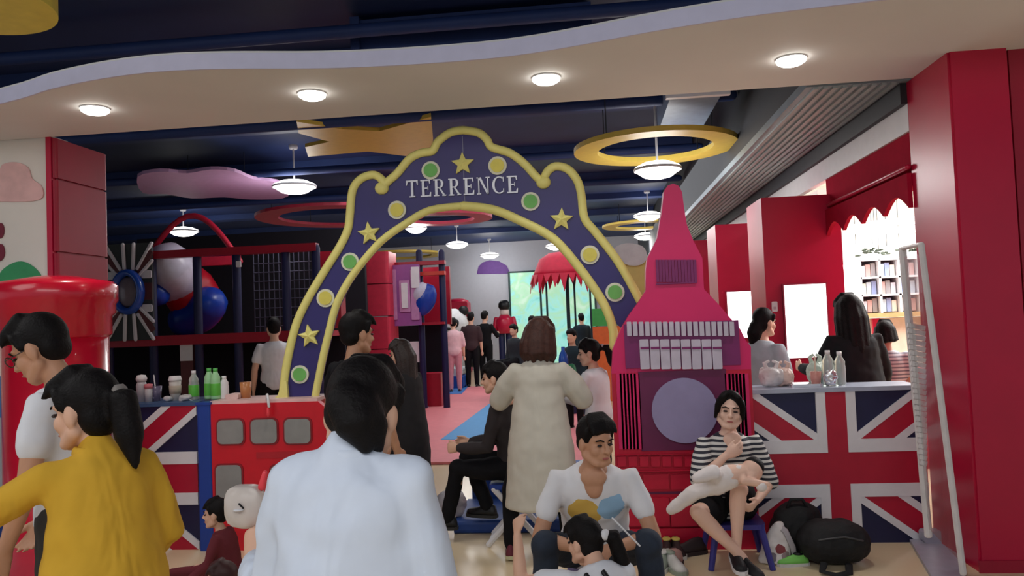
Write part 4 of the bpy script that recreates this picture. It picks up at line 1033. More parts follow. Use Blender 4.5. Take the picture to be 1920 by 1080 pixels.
    if hr in ('bob', 'long', 'verylong'):
        ln = {'bob': .14, 'long': .27, 'verylong': .42}[hr]; ln = k.get('hairlen', ln)
        for q in range(9):
            a = R(-115+28.75*q); x, y = math.sin(a)*.074, -math.cos(a)*.078-.012
            tip = H_(x*1.12, y*1.0-.01, -.02) + (-up_s*.75 - Z*.25).normalized()*ln*s*(1-.12*abs(math.sin(a))-.05*(q % 2))
            mid = H_(x*1.12, y*1.05-.012, -.05)
            mb.tube([H_(x*.9, y*.9, .05), mid, mid.lerp(tip, .6)-fwd*.015*s, tip], [.03*hs, .034*hs, .034*hs, .014*hs], 8)
    if hr == 'pony':
        v = k.get('pony', (0, -.13, -.2)); p = H_(0, -.115, .035)
        q = H_(v[0]*.5, -.115+v[1]*.5, .02); r_ = H_(v[0], -.115+v[1]*.8, v[2])
        mb.tube([H_(0, -.1, .03), q, q.lerp(r_, .5)-Z*.01, r_], [.026*hs, .042*hs, .044*hs, .012*hs], 10)
        hb = MB().ell(H_(v[0]*.18, -.13, .032), (.03*hs, .02*hs, .03*hs), hm, 10, 6)
        hb.build('hair_tie', k.get('tie', M('grey_tie', (130, 124, 120), .6)), root, True, local=True)
    if hr == 'bun':
        mb.tube([H_(0, -.08, -.03), H_(-.01, -.1, -.1), H_(-.02, -.09, -.15)], [.06*hs, .062*hs, .05*hs], 10)
    for pts_, rd_ in k.get('locks', ()): mb.tube([H_(*q) for q in pts_], [q*hs for q in rd_], 10)
    if hr: mb.build('hair', hmat, root, local=True, remesh=vox*.8, iters=3)
    # -------- clothes
    top = k.get('top', 'tee'); tm = k.get('topm', wht); inf = k.get('inf', .021); puff = k.get('puff', 1.0)
    dsp = None if far else k.get('disp', (.014, .09))
    if top:
        mb = MB(); t0 = k.get('hem', -.10)
        torso(mb, inf, t0, .478 if not k.get('collar') else .51)
        if k.get('hemlen'):                             # skirt part of a dress or long shirt, straight down from the waist
            rings = []
            for j in range(7):
                f_ = j/6; c = sp(.30)*(1-f_) + (V((sp(.0).x, sp(.0).y, 0)) + Z*k['hemlen']*s)*f_; fl = k.get('flare', .05)*f_
                hl = [(0, .14), (.25, .168), (.5, .178), (.75, .182), (1, .186), (1.1, .19)]
                a_ = (.148 + (.035*min(1, f_*2)) + fl)*w_*s; b_ = (.105 + .04*min(1, f_*2) + fl*.8)*s
                rings.append([c + X*(a_+inf*s)*math.cos(q) + Y_*(b_+inf*s)*math.sin(q) for q in (2*math.pi*j2/24 for j2 in range(24))])
            mb.loft(rings)
        for n_, sh_ in (('L', shL), ('R', shR)):
            sg = -1 if n_ == 'L' else 1; e, wv = J['e'+n_], J['w'+n_]
            c0 = sp(.385+shu*.8)+rt*sg*.08*s
            if k.get('collar'): mb.tube([sp(.455)+rt*sg*.03*s, (sp(.45)+rt*sg*.03*s).lerp(sh_, .6)+up_s*.004*s, sh_], [.055*s, .056*s, .056*s], 12)
            if top == 'tee': mb.tube([c0, sh_, sh_.lerp(e, .32), sh_.lerp(e, .54)], [.062*s, .06*s, .062*s*puff, .064*s*puff], 12)
            elif top == 'half': mb.tube([c0, sh_, sh_.lerp(e, .5), sh_.lerp(e, .98)], [.062*s, .061*s, .070*s*puff, .064*s*puff], 12)
            elif top == 'long': mb.tube([c0, sh_, sh_.lerp(e, .5), e, e.lerp(wv, .5), e.lerp(wv, .93)], [.062*s, .06*s, .056*s*puff, .052*s*puff, .05*s*puff, .042*s*puff], 12)
        if k.get('collar'):
            mb.tube([sp(.47), sp(.515)], [.072*s, .066*s], 14)
        if k.get('collar'):
            cpts = [sp(.492)+rt*math.cos(q)*.068*s+fwd*math.sin(q)*.062*s for q in (R(-235+20*j) for j in range(15))]
            MB().tube(cpts, [(.012*s, .024*s)]*15, 10, side=fwd).build('collar', tm, root, True, local=True)
        mb.build(k.get('topname', 'shirt'), tm, root, local=True, remesh=vox, iters=k.get('it', 6) if not far else 2, disp=dsp)
    bot = k.get('bottom', 'trousers'); bm_ = k.get('botm', blk)
    if bot:
        mb = MB()
        torso(mb, .012, -.2, .05)
        fr = {'trousers': .96, 'shorts': .6, 'skirt': .0}[bot]
        for n_, h_ in (('L', hipL), ('R', hipR)):
            kn, an = J['k'+n_], J['a'+n_]
            if bot == 'trousers':
                mb.tube([h_+Z*.02, h_.lerp(kn, .5), kn, kn.lerp(an, .5), kn.lerp(an, .97)], [.097*s, .086*s, .07*s, .062*s, .052*s], 12); mb.ell(kn, (.074*s, .074*s, .074*s))
            elif bot == 'shorts': mb.tube([h_+Z*.02, h_.lerp(kn, .5), h_.lerp(kn, .8)], [.1*s, .09*s, .085*s], 12)
            else: mb.tube([h_+Z*.02, h_.lerp(kn, .35), h_.lerp(kn, .66)], [.105*s, .105*s, .098*s], 12)
        mb.build({'trousers': 'trousers', 'shorts': 'shorts', 'skirt': 'skirt'}[bot], bm_, root, local=True, remesh=vox, iters=5 if not far else 2, disp=None if far else (.014, .08))
    if k.get('shoes', True):
        for n_, fd in (('L', fdL), ('R', fdR)):
            mb = MB(); shoe_mb(mb, J['a'+n_], fd, s)
            so = mb.build('shoe', k.get('shoem', black_m), root, True, local=True)
            if not far:
                mb = MB(); sole_mb(mb, J['a'+n_], fd, s); mb.build('sole', k.get('solem', white_m), so, local=True)
    return root, J, H_, sp
SIT = dict()
# 1 woman in yellow
def G(px, py, Y): p = at(px, py, Y); return (p.x, p.y, 0)
yel = M('mustard_cloth', (214, 168, 56), .85, var=.04, fold=.7, spec=.2)
person('woman in a loose mustard yellow shirt with dark ponytail, back turned, at far left', G(196, 900, 2.2), 55, 1.43, w=1.0, shup=.012, it=14, disp=(.026, .13), hs=1.2, hair='pony', pony=(-.02, -.055, -.19), top='long', topm=yel, topname='yellow_shirt', hemlen=.72, flare=.02, collar=True, puff=1.2, inf=.024,
       armL=(('w', -.80, .10, -.42), ('w', -1, .02, -.10)), armR=((.30, -.05, -1), (-.1, .9, -.5)), head=(30, 8, 0), bend=.07, botm=jean, vox=.011, skin=skin)
# 2 person in white shirt, back
wsh = M('pale_blue_white_cotton', (214, 224, 240), .85, var=.03, fold=.6, spec=.2)
r2 = person('black-haired person in a loose white shirt, back turned, nearest to the viewer', G(640, 900, 1.62), -6, 1.51, w=1.0, shup=.018, it=18, disp=(.03, .13), headoff=(0, .01, -.04), hair='short', locks=[([(0, -.1, .0), (.03, -.10, -.05), (.05, -.085, -.09)], [.05, .05, .02]), ([(.03, -.09, .0), (.06, -.07, -.05), (.066, -.05, -.09)], [.04, .032, .014])], hs=1.12, top='long', topm=wsh, topname='white_shirt', hemlen=.70, flare=.03, collar=True, puff=1.12, inf=.026,
       armL=((-.24, .06, -1), (-.66, .78, .0)), armR=((.22, -.05, -1), (.0, .4, -1)), head=(4, 20, 4), bend=.06, botm=jean, vox=.011, bvox=.006, handL=dict(d=(-.12, .35, 1), n=(.35, 1, -.3), curl=.7))
# 3 man with glasses
r3 = person('man in a white t-shirt and glasses looking down, in front of the giant letter box', G(136, 800, 2.78), 100, 1.65, hs=1.1, hair='short', top='tee', topm=wht, topname='white_tshirt', skin=skin_t,
       armL=((-.25, .05, -1), (.0, .35, -1)), armR=((.2, .2, -1), (-.2, .5, -1)), head=(-2, 26, 0), bend=.05, botm=M('dark_olive_trousers', (48, 46, 44), .8), w=.98)
hx = r3[2]
for sg in (-1, 1):
    n = 16; mb = MB(); c0 = [hx(sg*.032+.024*math.cos(2*math.pi*j/n), .098, -.002+.019*math.sin(2*math.pi*j/n)) for j in range(n+1)]
    mb.tube(c0, .0022, 6); mb.tube([hx(sg*.056, .097, .004), hx(sg*.08, .01, .0)], .0022, 6)
    mb.build('glasses_rim', M('glasses_brown', (66, 48, 42), .3), r3[0], True, local=True)
MB().tube([hx(-.01, .1, .002), hx(.01, .1, .002)], .002, 6).build('glasses_bridge', M('glasses_brown', (66, 48, 42), .3), r3[0], True, local=True)
# 4 man in black tee
person('man with short black hair in a black t-shirt under the arch left leg, back turned', G(668, 800, 4.5), -32, 1.62, hs=1.1, hair='short', top='tee', topm=blk, topname='black_tshirt', skin=skin_t, w=1.08, armL=((-.35, .05, -1), (.15, .5, -1)), armR=((.2, .1, -1), (-.1, .5, -1)), head=(-8, 4, 0), botm=jean)
# 5 woman in black, long hair
person('woman with long dark brown hair in a black coat facing left inside the arch', G(764, 800, 5.7), 72, 1.44, hair='verylong', hairlen=.42, hairm=M('dark_brown_hair', (40, 27, 24), .45, var=.3, bump=.4, bscale=120), top='long', topm=M('black_coat', (30, 28, 32), .85), topname='black_coat', hemlen=.45, flare=.03, w=1.0, head=(20, 14, 0))
# 6 woman in cream dress
cdr = M('cream_cloth', (204, 199, 186), .9, var=.03, fold=.2, spec=.2)
person('woman in a long cream dress with shoulder length brown hair, back turned, under the arch', G(1012, 800, 5.02), -4, 1.53, hair='long', hairlen=.17, hairm=hair_br, top='half', topm=cdr, topname='cream_dress', hemlen=.37, flare=.07, w=1.0, puff=1.3, inf=.022, bottom='trousers', botm=blk, legL=((-.34, .02, -1), (-.06, -.02, -1)), legR=((.2, .02, -1), (0, -.02, -1)), disp=(.01, .09),
       armL=((-.5, .3, -.8), (.3, .9, -.1)), armR=((.5, .3, -.8), (-.1, .9, -.2)), head=(-14, 14, 0), hs=1.2, bend=.05, shoem=M('shoe_maroon', (110, 40, 56), .6), solem=M('sole_cream', (206, 200, 160), .6))
# 7 girl white with ponytail
gr_ = r7 = person('girl in a white jacket with a black ponytail facing left, beside the tower left edge', G(1124, 800, 5.95)[:2]+(.10,), 62, 1.26, hair='pony', pony=(.02, -.12, -.22), top='long', topm=wht, topname='white_jacket', hem=-.12, w=1.05, puff=1.25, hs=1.15, armL=((-.2, .5, -.9), (.3, 1, .25)), armR=((.2, .3, -1), (-.3, 1, 0)), head=(26, 8, 0), bend=.04, botm=blk, tie=M('pale_tie', (180, 170, 176), .6))
tag(MB().tube([r7[0].location+V((-.18, -.12, .93)), r7[0].location+V((-.19, -.12, 1.06))], .035, 12).build('drink_carton', M('green_pack', (40, 120, 80), .5), smooth=True), 'small green drink pack held by the girl in white jacket', 'carton')
tag(MB().lathe(r7[0].location+V((-.25, -.05, 1.0)), [(.035, 0), (.037, .12), (.03, .16), (.014, .19), (.014, .22)], 12).build('blue_bottle', M('bottle_blue', (40, 90, 190), .25), smooth=True), 'blue bottle between the cream dress and the girl in white', 'bottle')
# 8 seated woman in black on folding stool
p = at(966, 870, 5.40)
r8 = person('person in dark jacket seated with crossed legs, facing left, beside the cream dress', (p.x, p.y, 0), 78, 1.58, pel=(0, 0, .59), spine=(0, .1, 1), bend=.05, hair='short', top='long', topm=M('charcoal_jacket', (48, 42, 44), .85), topname='dark_jacket',
       legL=((-.05, 1, .02), (.05, .28, -1)), legR=((.05, 1, .12), (-.15, -.45, -1)), armL=((-.1, .25, -1), (.15, 1, -.05)), armR=((.1, .35, -1), (-.1, 1, -.1)), handL=dict(curl=.9, n=(.9, 0, -.1)), handR=dict(curl=.8), head=(6, 4, 0), botm=blk, shoem=M('black_shoe', (20, 20, 22), .5), solem=M('dark_sole', (40, 40, 40), .6), vox=.010, bvox=.006)
st = thing('folding_stool', 'folding stool with blue seat and white crossed legs under the dark-jacketed person', 'stool', (p.x+.02, p.y, 0))
MB().rbox((p.x-.17, p.y-.15, .395), (p.x+.18, p.y+.14, .425), .03, 3, 'z').build('seat', blue_m, st)
for yy in (-.14, .14):
    MB().tube([(p.x-.19, p.y+yy, .02), (p.x+.16, p.y+yy, .40)], [(.02, .012)]*2, 8).build('leg', white_m, st)
    MB().tube([(p.x+.19, p.y+yy, .02), (p.x-.14, p.y+yy, .40)], [(.02, .012)]*2, 8).build('leg', white_m, st)
for xx in (-.19, .19): MB().tube([(p.x+xx, p.y-.14, .02), (p.x+xx, p.y+.14, .02)], .012, 8).build('foot_bar', white_m, st)
# 9 man seated white V-neck
p = at(1115, 960, 3.86)
tee = spots('printed_tee', (228, 228, 232), [((.06, .24, .60), .10, (214, 176, 84)), ((-.09, .24, .64), .08, (150, 190, 222))])
r9 = person('man in a white printed t-shirt and dark jeans sitting on a low stool', (p.x, p.y, 0), 181, 1.62, vneck=True, pel=(0, -.05, .43), spine=(0, .42, 1), bend=.08, hair='short', top='tee', topm=tee, topname='printed_tshirt', puff=.92, skin=skin_t, w=1.12,
       legL=((-.38, 1, .40), (-.08, .05, -1)), legR=((.38, 1, .40), (.10, .05, -1)), armL=((-.35, .25, -1), (.80, .75, .0)), armR=((.35, .25, -1), (-.80, .75, .0)), handL=dict(curl=.6, n=(0, -.3, -1)), handR=dict(curl=.6, n=(0, -.3, -1)), head=(34, 6, 0), botm=jean, vox=.010, bvox=.006)
v = V(r9[0].location)
st = thing('low_stool', 'low purple plastic stool under the man in the printed t-shirt', 'stool', (v.x, v.y, 0))
def stool(st, c, mat, h=.27, r_=.15):
    MB().rbox((c.x-r_, c.y-r_, h-.03), (c.x+r_, c.y+r_, h), .05, 4, 'z').build('seat', mat, st)
    for sx in (-1, 1):
        for sy_ in (-1, 1):
            MB().tube([(c.x+sx*(r_-.03), c.y+sy_*(r_-.03), h-.02), (c.x+sx*(r_+.02), c.y+sy_*(r_+.02), 0)], [.022, .018], 8, round_=False).build('leg', mat, st)
purs = M('purple_plastic', (84, 62, 140), .4)
stool(st, v+V((0, .06, 0)), purs, .28)
# 10 girl at the bottom
p = at(1136, 1040, 2.95)
r10 = person('child with black ponytail and white top with black straps, crouching at the bottom edge', (p.x, p.y, 0), 28, 1.18, headoff=(0, .03, -.055), pel=(0, -.05, .40), spine=(0, .30, 1), bend=.05, hair='pony', pony=(.14, -.05, -.24), top='tee', topm=wht, topname='white_top', hs=1.08, w=1.05,
       legL=((-.2, 1, .35), (0, -.1, -1)), legR=((.2, 1, .35), (0, -.1, -1)), armL=((-.75, .7, -.1), (.1, .35, 1)), armR=((.4, .7, -.5), (-.3, 1, .2)), head=(22, 8, 0), botm=blk, tie=white_m, handL=dict(curl=.8), bvox=.006)
H10 = r10[3]
for dx in (.0, .06):
    c0 = H10(.47)+V((-.08+dx, .01, .0)); 
    pts = [H10(t_)+V((-.10+dx*1.2+(.5-t_)*.35, -.085-.02*(t_ > .3), .0)) for t_ in (.48, .42, .34, .24, .12)]
    MB().tube(pts, [(.011, .006)]*5, 6).build('black_strap', black_m, r10[0], True, local=True)
for a, b in (((.10, -.13, .10), (.2, -.2, -.06)),):
    MB().tube([r10[2](*a), r10[2](*b)], .004, 6).build('white_ribbon', white_m, r10[0], True, local=True)
# 11 woman with baby
p = at(1370, 930, 4.92)
strp = stripes('striped_knit', (210, 208, 204), (42, 44, 56), .030, .5)
r11 = person('woman in a black and white striped top sitting on a low stool holding a baby', (p.x, p.y, 0), 188, 1.53, vneck=True, pel=(0, -.02, .40), spine=(0, .04, 1), bend=.03, hair='bun', fringe=False, hs=1.08, locks=[([(.01, .05, .118), (.05, .068, .085), (.078, .04, .03), (.084, .0, -.05)], [.016, .02, .018, .012]), ([(.0, .05, .118), (-.045, .07, .085), (-.076, .04, .03), (-.083, .0, -.05)], [.016, .02, .018, .012])], top='half', topm=strp, topname='striped_top', w=1.04, skin=skin_p, bottom='skirt', botm=blk,
       legL=((.36, .9, .60), (.10, .02, -1)), legR=((.66, 1, .22), (-.72, .10, -.80)), armR=((.34, .62, -.85), (-.80, .32, .85)), armL=((-.30, .15, -1), (.70, .8, -.35)), handR=dict(d=(-1, .3, .5), n=(-.2, -1, .2), curl=.5), handL=dict(curl=.5), head=(-14, -2, -6), shoem=M('black_canvas', (26, 26, 30), .6), solem=white_m, vox=.009, bvox=.006, disp=(.012, .07),
       footL=(.1, .85, -.15), footR=(-.35, .8, -.1))
v = V(r11[0].location)
st = thing('low_stool', 'low blue-purple plastic stool under the woman with the baby', 'stool', (v.x, v.y, 0))
stool(st, v+V((.02, .03, 0)), M('indigo_plastic', (56, 52, 130), .4), .26, .16)
# baby: lies on the lap, head to image right
bw = M('baby_white', (230, 222, 220), .9, var=.03, bump=.2)
def W(px, py, Y): return at(px, py, Y)
by = 4.52
bh = W(1410, 882, by+.02); bc = W(1370, 892, by); bp_ = W(1338, 908, by+.02)
t = thing('person', 'baby in white clothes lying across the lap of the striped-top woman', 'person', (bc.x, bc.y, bc.z-.08))
f1, f2 = W(1266, 950, by+.04), W(1316, 893, by-.10); k1, k2 = W(1300, 924, by+.0), W(1338, 884, by-.08)
mb = MB()
mb.ell(bh, (.060, .062, .065)); mb.ell(bh+V((-.01, -.045, -.02)), (.034, .025, .032)); mb.ell(bh+V((-.005, -.062, -.012)), (.009, .009, .009), None, 8, 6)
mb.tube([bh, bc, bp_], [(.04, .04), (.075, .065), (.07, .062)], 14)
for kk, ff in ((k1, f1), (k2, f2)): mb.tube([bp_, kk, ff], [.042, .034, .024], 10)
ha = W(1432, 908, by-.06); mb.tube([bc.lerp(bh, .5), W(1395, 902, by-.06), ha], [.034, .026, .02], 10); mb.ell(ha, (.022, .02, .02), None, 8, 6)
for q in range(4): mb.tube([ha, ha+V((.012+.004*q, -.012, .012-.008*q)), ha+V((.028, -.014, .010-.008*q))], [.007, .006, .005], 6)
mb.build('body', skin_p, t, remesh=.006, iters=3)
mb = MB(); mb.tube([bh.lerp(bc, .45), bc, bp_], [(.050, .048), (.078, .07), (.076, .068)], 16)
for kk, ff in ((k1, f1), (k2, f2)): mb.tube([bp_, kk, ff.lerp(kk, -.05)], [.054, .046, .036], 12); 
mb.build('romper', bw, t, remesh=.009, iters=5, disp=(.012, .05))
for kk, ff in ((k1, f1), (k2, f2)): MB().tube([ff, ff+(ff-kk).normalized()*.03], [.036, .03], 10).build('sock', bw, t, True)
mb = MB(); mb.ell(bh+V((.012, .012, .016)), (.060, .058, .060)); mb.build('hair', hair_b, t, remesh=.008, iters=2)
MB().ell(W(1428, 912, by-.06), (.032, .028, .03), None, 12, 8).build('cuff', bw, t, True)
# 12 women at right counter
person('woman with a low black bun in a pale grey-white top behind the right counter', G(1427, 700, 6.35), -52, 1.56, hair='bun', fringe=False, top='half', topm=M('pale_grey_cloth', (176, 190, 198), .85), topname='pale_top', hem=-.2, head=(-8, 6, 0), bend=.04, w=1.05, hs=1.05, puff=1.2)
person('woman with very long black hair in a black dress at the shop opening, back turned', G(1607, 700, 6.15), 8, 1.62, hair='verylong', hairlen=.46, top='long', topm=M('black_dress', (14, 20, 24), .9), topname='black_dress', hemlen=.5, flare=.05, w=1.1, hs=1.15, puff=1.05, armL=((-.35, .3, -1), (-.1, .9, .1)), armR=((.3, .1, -1), (0, .4, -1)), head=(0, 8, 0), bend=.04)
person('small child in a striped shirt beside the black-dressed woman at the shop opening', G(1664, 700, 6.5), -20, 1.42, hair='bob', hairlen=.06, top='tee', topm=stripes('thin_stripes', (206, 210, 214), (120, 126, 140), .028, .4), topname='striped_shirt', hs=1.0)
# 13 white tee near playground
person('person in white t-shirt and black trousers behind the left counter by the play structure', G(516, 700, 8.9), 28, 1.68, hair='short', top='tee', topm=wht, topname='white_tshirt', vox=.014, bvox=.012, hem=-.12, armL=((-.25, -.1, -1), (-.05, .3, -1)), w=1.02)
# 14 far people
greyc = M('grey_cloth', (90, 92, 110), .85)
def Gf(px, py, Y, z=0): p = at(px, py, Y); return (p.x, p.y, z)
person('person in a pale pink top and pink trousers far back by the panda figure', Gf(853, 700, 16.5), 10, 1.62, far=True, top='half', topm=M('pale_pink_cloth', (226, 184, 190), .85), topname='pink_top', botm=M('pink_trousers', (206, 140, 150), .85), hem=-.2, bend=.08)
person('person in grey beside the pink-clothed person far back', Gf(828, 700, 16.9), 40, 1.6, far=True, top='long', topm=greyc, topname='grey_top', botm=greyc, hem=-.2)
person('man in a dark brown shirt and black trousers standing far back, left of the pair', Gf(886, 700, 17.6), 0, 1.74, far=True, top='half', topm=M('dark_brown_cloth', (58, 38, 42), .85), topname='brown_shirt')
person('man in black standing far back, right of the pair, beside the guard figure', Gf(912, 700, 18.4), -20, 1.76, far=True, top='long', topm=blk, topname='black_jacket', armR=((.5, .3, -1), (-.4, .9, .2)))
SITP = dict(pel=(0, 0, .52), legL=((-.1, 1, 0), (0, .1, -1)), legR=((.1, 1, 0), (0, .1, -1)))
person('seated person in a white vest facing the viewer far back under the mural', Gf(999, 640, 15.0, .45), 180, 1.5, far=True, top='tee', topm=wht, topname='white_vest', **SITP)
person('dark-clothed person seated left of the white vest far back', Gf(966, 660, 14.0, .35), 140, 1.45, far=True, top='long', topm=M('dark_slate_cloth', (44, 50, 56), .85), topname='dark_top', **SITP)
person('dark-clothed child standing in front of the mural, right of the carousel cords', Gf(1092, 640, 14.6, .35), 10, 1.25, far=True, top='long', topm=M('dark_teal_cloth', (24, 44, 54), .85), topname='teal_top')
person('dark-haired person far back between the cream dress and the seated vest', Gf(1074, 660, 10.6), 150, 1.38, far=True, top='long', topm=M('dark_teal_cloth', (24, 44, 54), .85), topname='teal_top')
person('person in dark clothes bending near the red bench far back at left', Gf(806, 680, 15.0), -60, 1.5, far=True, top='long', topm=blk, topname='dark_top', bend=.2)
bench = thing('spectator_bench', 'low dark bench under the seated people far back at the mural', 'bench', (at(985, 660, 14.8).x, 14.8, 0))
bx = at(985, 660, 14.8).x
MB().rbox((bx-.5, 14.0, .66), (bx+.5, 15.4, .74), .04).build('seat', navy_post, bench)
for xx in (-.4, .4):
    for yy in (14.1, 15.3): MB().tube([(bx+xx, yy, 0), (bx+xx, yy, .68)], .04, 8).build('leg', navy_post, bench)
tag(MB().lathe((bx+1.25, 14.6, 0), [(.3, 0), (.3, .33), (.26, .35)], 20).build('round_stand', navy_post), 'low round dark stand under the child in front of the mural', 'stand')
# panda figure
p = at(847, 640, 19.4)
t = thing('panda_figure', 'large white and black panda figure far back behind the pink-clothed person', 'figure', (p.x, 19.4, 0))
zt = at(838, 578, 19.4).z
MB().ell((p.x, 19.4, zt-.42), (.46, .4, .42)).build('head', M('panda_white', (220, 220, 222), .8), t, True)
MB().ell((p.x, 19.4, .62), (.5, .42, .64)).build('body', M('panda_white', (220, 220, 222), .8), t, True)
for sx in (-1, 1):
    MB().ell((p.x+sx*.34, 19.35, zt-.08), (.13, .1, .13)).build('ear', black_m, t, True)
    MB().ell((p.x+sx*.17, 19.04, zt-.4), (.09, .05, .12), Matrix.Rotation(R(sx*25), 3, 'Y')).build('eye_patch', black_m, t, True)
    MB().tube([(p.x+sx*.42, 19.3, .95), (p.x+sx*.55, 19.15, .5)], [.15, .13], 10).build('arm', black_m, t, True)
    MB().tube([(p.x+sx*.25, 19.2, .2), (p.x+sx*.32, 18.85, .16)], [.17, .16], 10).build('leg', black_m, t, True)
MB().ell((p.x, 19.0, zt-.52), (.06, .04, .04)).build('nose', black_m, t, True)
# ------------------------------------------------------------------ child on the floor at left
p = at(432, 1015, 4.55)
mar = M('maroon_cloth', (104, 34, 44), .85, bump=.2); crm = M('cream_knit', (226, 214, 196), .9)
person('small child with dark hair in maroon sitting on the floor behind the raised hand', (p.x, p.y, 0), 95, .95, pel=(0, 0, .13), spine=(0, .12, 1), bend=.05, hair='short', hs=1.35, w=1.1, top='long', topm=mar, topname='maroon_top', botm=mar,
       legL=((-.15, 1, .0), (-.02, 1, -.02)), legR=((.3, 1, .05), (.1, 1, -.1)), armL=((-.3, .3, -1), (.1, .8, -.5)), armR=((.3, .4, -1), (-.1, .8, -.5)), footL=(0, .25, 1), footR=(0, .25, 1), vox=.010, shoem=M('black_shoe', (20, 20, 22), .5))
p = at(432, 1075, 3.4)
person('small child in a cream top with reddish dark hair below the raised hand', (p.x, p.y, 0), 100, .92, pel=(0, 0, .13), spine=(0, .1, 1), hair='short', hairm=M('reddish_hair', (58, 26, 26), .5, var=.2), hs=1.25, top='long', topm=crm, topname='cream_top', botm=crm,
       legL=((-.15, 1, .0), (-.02, 1, -.02)), legR=((.3, 1, .05), (.1, 1, -.1)), footL=(0, .25, 1), footR=(0, .25, 1), vox=.010, shoem=M('brown_boot', (66, 30, 30), .6))
# ------------------------------------------------------------------ phone-like translucent thing held by the white-shirt person
rw = r2[0]; mw = ROOTM[rw.name]; wl_ = mw @ r2[1]['wL']
c = wl_ + V((-.045, .07, .125))
t = thing('pouch', 'translucent white pouch with pink tip in the raised hand of the white-shirt person', 'pouch', (c.x, c.y, c.z-.06))
tp = M('milky_plastic', (225, 215, 208), .35, trans=.25)
mb = MB().rbox((c.x-.052, c.y-.02, c.z-.05), (c.x+.045, c.y+.02, c.z+.055), .03, 4); mb.ell(c+V((0, -.005, .0)), (.058, .035, .058)); mb.ell(c+V((.06, .0, -.035)), (.03, .018, .018))
mb.build('pouch_body', tp, t, remesh=.004, iters=6)
MB().tube([c+V((.043, 0, .05)), c+V((.052, 0, .085))], [.011, .007], 8).build('pink_tip', M('coral', (235, 70, 80), .4), t, True)
MB().lathe(c+V((-.002, -.04, .0)), [(.012, -.001), (.014, .001), (.012, .003)], 14).build('ring', white_m, t, True)
MB().tube([c+V((.0, -.042, .016)), c+V((.01, -.042, .006))], .0025, 6).build('dark_mark', black_m, t)
# ------------------------------------------------------------------ left counter items
def lathe_thing(nm, lab, cat, px, py, Y, z0, body, mat, extra=(), group=None, seg=16):
    p = at(px, py, Y); t = thing(nm, lab, cat, (p.x, Y, z0), 0, group)
    MB().lathe((p.x, Y, z0), body, seg).build('body', mat, t, True)
    for n_, prof, m_ in extra: MB().lathe((p.x, Y, z0), prof, seg).build(n_, m_, t, True)
    return t, V((p.x, Y, z0))
clr = M('clear_plastic', (220, 228, 224), .15, trans=.6); grl = M('green_label', (96, 190, 70), .4); gcap = M('green_cap', (90, 190, 90), .4); pcup = M('paper_cup', (206, 200, 194), .6); wlid = M('white_lid', (228, 226, 226), .4); pbt = M('pale_green_bottle', (160, 214, 160), .3)
zL = LT+.025; zB = bz+.022
def bottle(px, Y, z0, h, r_, mat, lab, capm, label=None, grp='bottles on the left counter'):
    ex = [('cap', [(.0, h), (.016, h), (.016, h-.025), (.0, h-.026)], capm)]
    if label: ex.append(('label', [(r_*1.01, h*.12), (r_*1.025, h*.13), (r_*1.025, h*.5), (r_*1.01, h*.51)], label))
    return lathe_thing('plastic_bottle', lab, 'bottle', px, 750, Y, z0, [(.001, 0), (r_*.95, 0), (r_, h*.04), (r_, h*.55), (r_*.92, h*.62), (r_*.97, h*.7), (r_*.5, h*.85), (.015, h*.9), (.014, h*.97), (.001, h*.97)], mat, ex, grp)
bottle(364, FY+.16, zL, .215, .036, clr, 'clear bottle with green label, left of the two green bottles on the left counter', wlid, grl)
bottle(393, FY+.16, zB, .225, .036, pbt, 'left of two green bottles standing together on the left counter', gcap, grl)
bottle(405, FY+.12, zB, .225, .036, pbt, 'right of two green bottles standing together on the left counter', gcap, grl)
bottle(421, FY+.15, zB, .165, .032, wlid, 'plain white bottle right of the green bottles on the left counter', wlid)
lathe_thing('coffee_cup', 'tall paper coffee cup with white lid on the left counter', 'cup', 329, 750, FY+.16, zL, [(.001, 0), (.032, 0), (.043, .15), (.001, .15)], pcup, [('lid', [(.046, .145), (.048, .155), (.043, .165), (.04, .18), (.001, .182)], wlid), ('sleeve', [(.037, .05), (.0405, .05), (.0435, .11), (.041, .11)], M('cup_sleeve', (178, 166, 150), .7))])
t, p = lathe_thing('plastic_cup', 'purple tinted plastic cup with straw on the left counter', 'cup', 293, 750, FY+.16, zL, [(.001, 0), (.03, 0), (.043, .11), (.001, .11)], M('purple_tint', (120, 112, 140), .2, trans=.3))
MB().tube([p+V((0, 0, .05)), p+V((-.015, 0, .19))], .005, 6).build('straw', white_m, t)
lathe_thing('plastic_cup', 'amber brown drink cup at the right end of the left counter', 'cup', 461, 745, FY+.15, zB, [(.001, 0), (.034, 0), (.042, .115), (.001, .115)], M('amber_cup', (190, 126, 78), .3))
lathe_thing('plastic_jar', 'pale jar with round white lid at the far left of the left counter', 'jar', 266, 750, FY+.14, zL, [(.001, 0), (.036, 0), (.038, .12), (.028, .15), (.001, .15)], M('milky_jar', (190, 186, 190), .3), [('lid', [(.034, .15), (.04, .17), (.03, .195), (.001, .2)], wlid)])
lathe_thing('plastic_jar', 'small pink-topped jar on the left counter beside the pale jar', 'jar', 279, 752, FY+.1, zL, [(.001, 0), (.026, 0), (.028, .1), (.001, .11)], M('milky_jar', (190, 186, 190), .3), [('lid', [(.03, .1), (.03, .13), (.001, .135)], M('pinkish', (214, 120, 130), .5))])
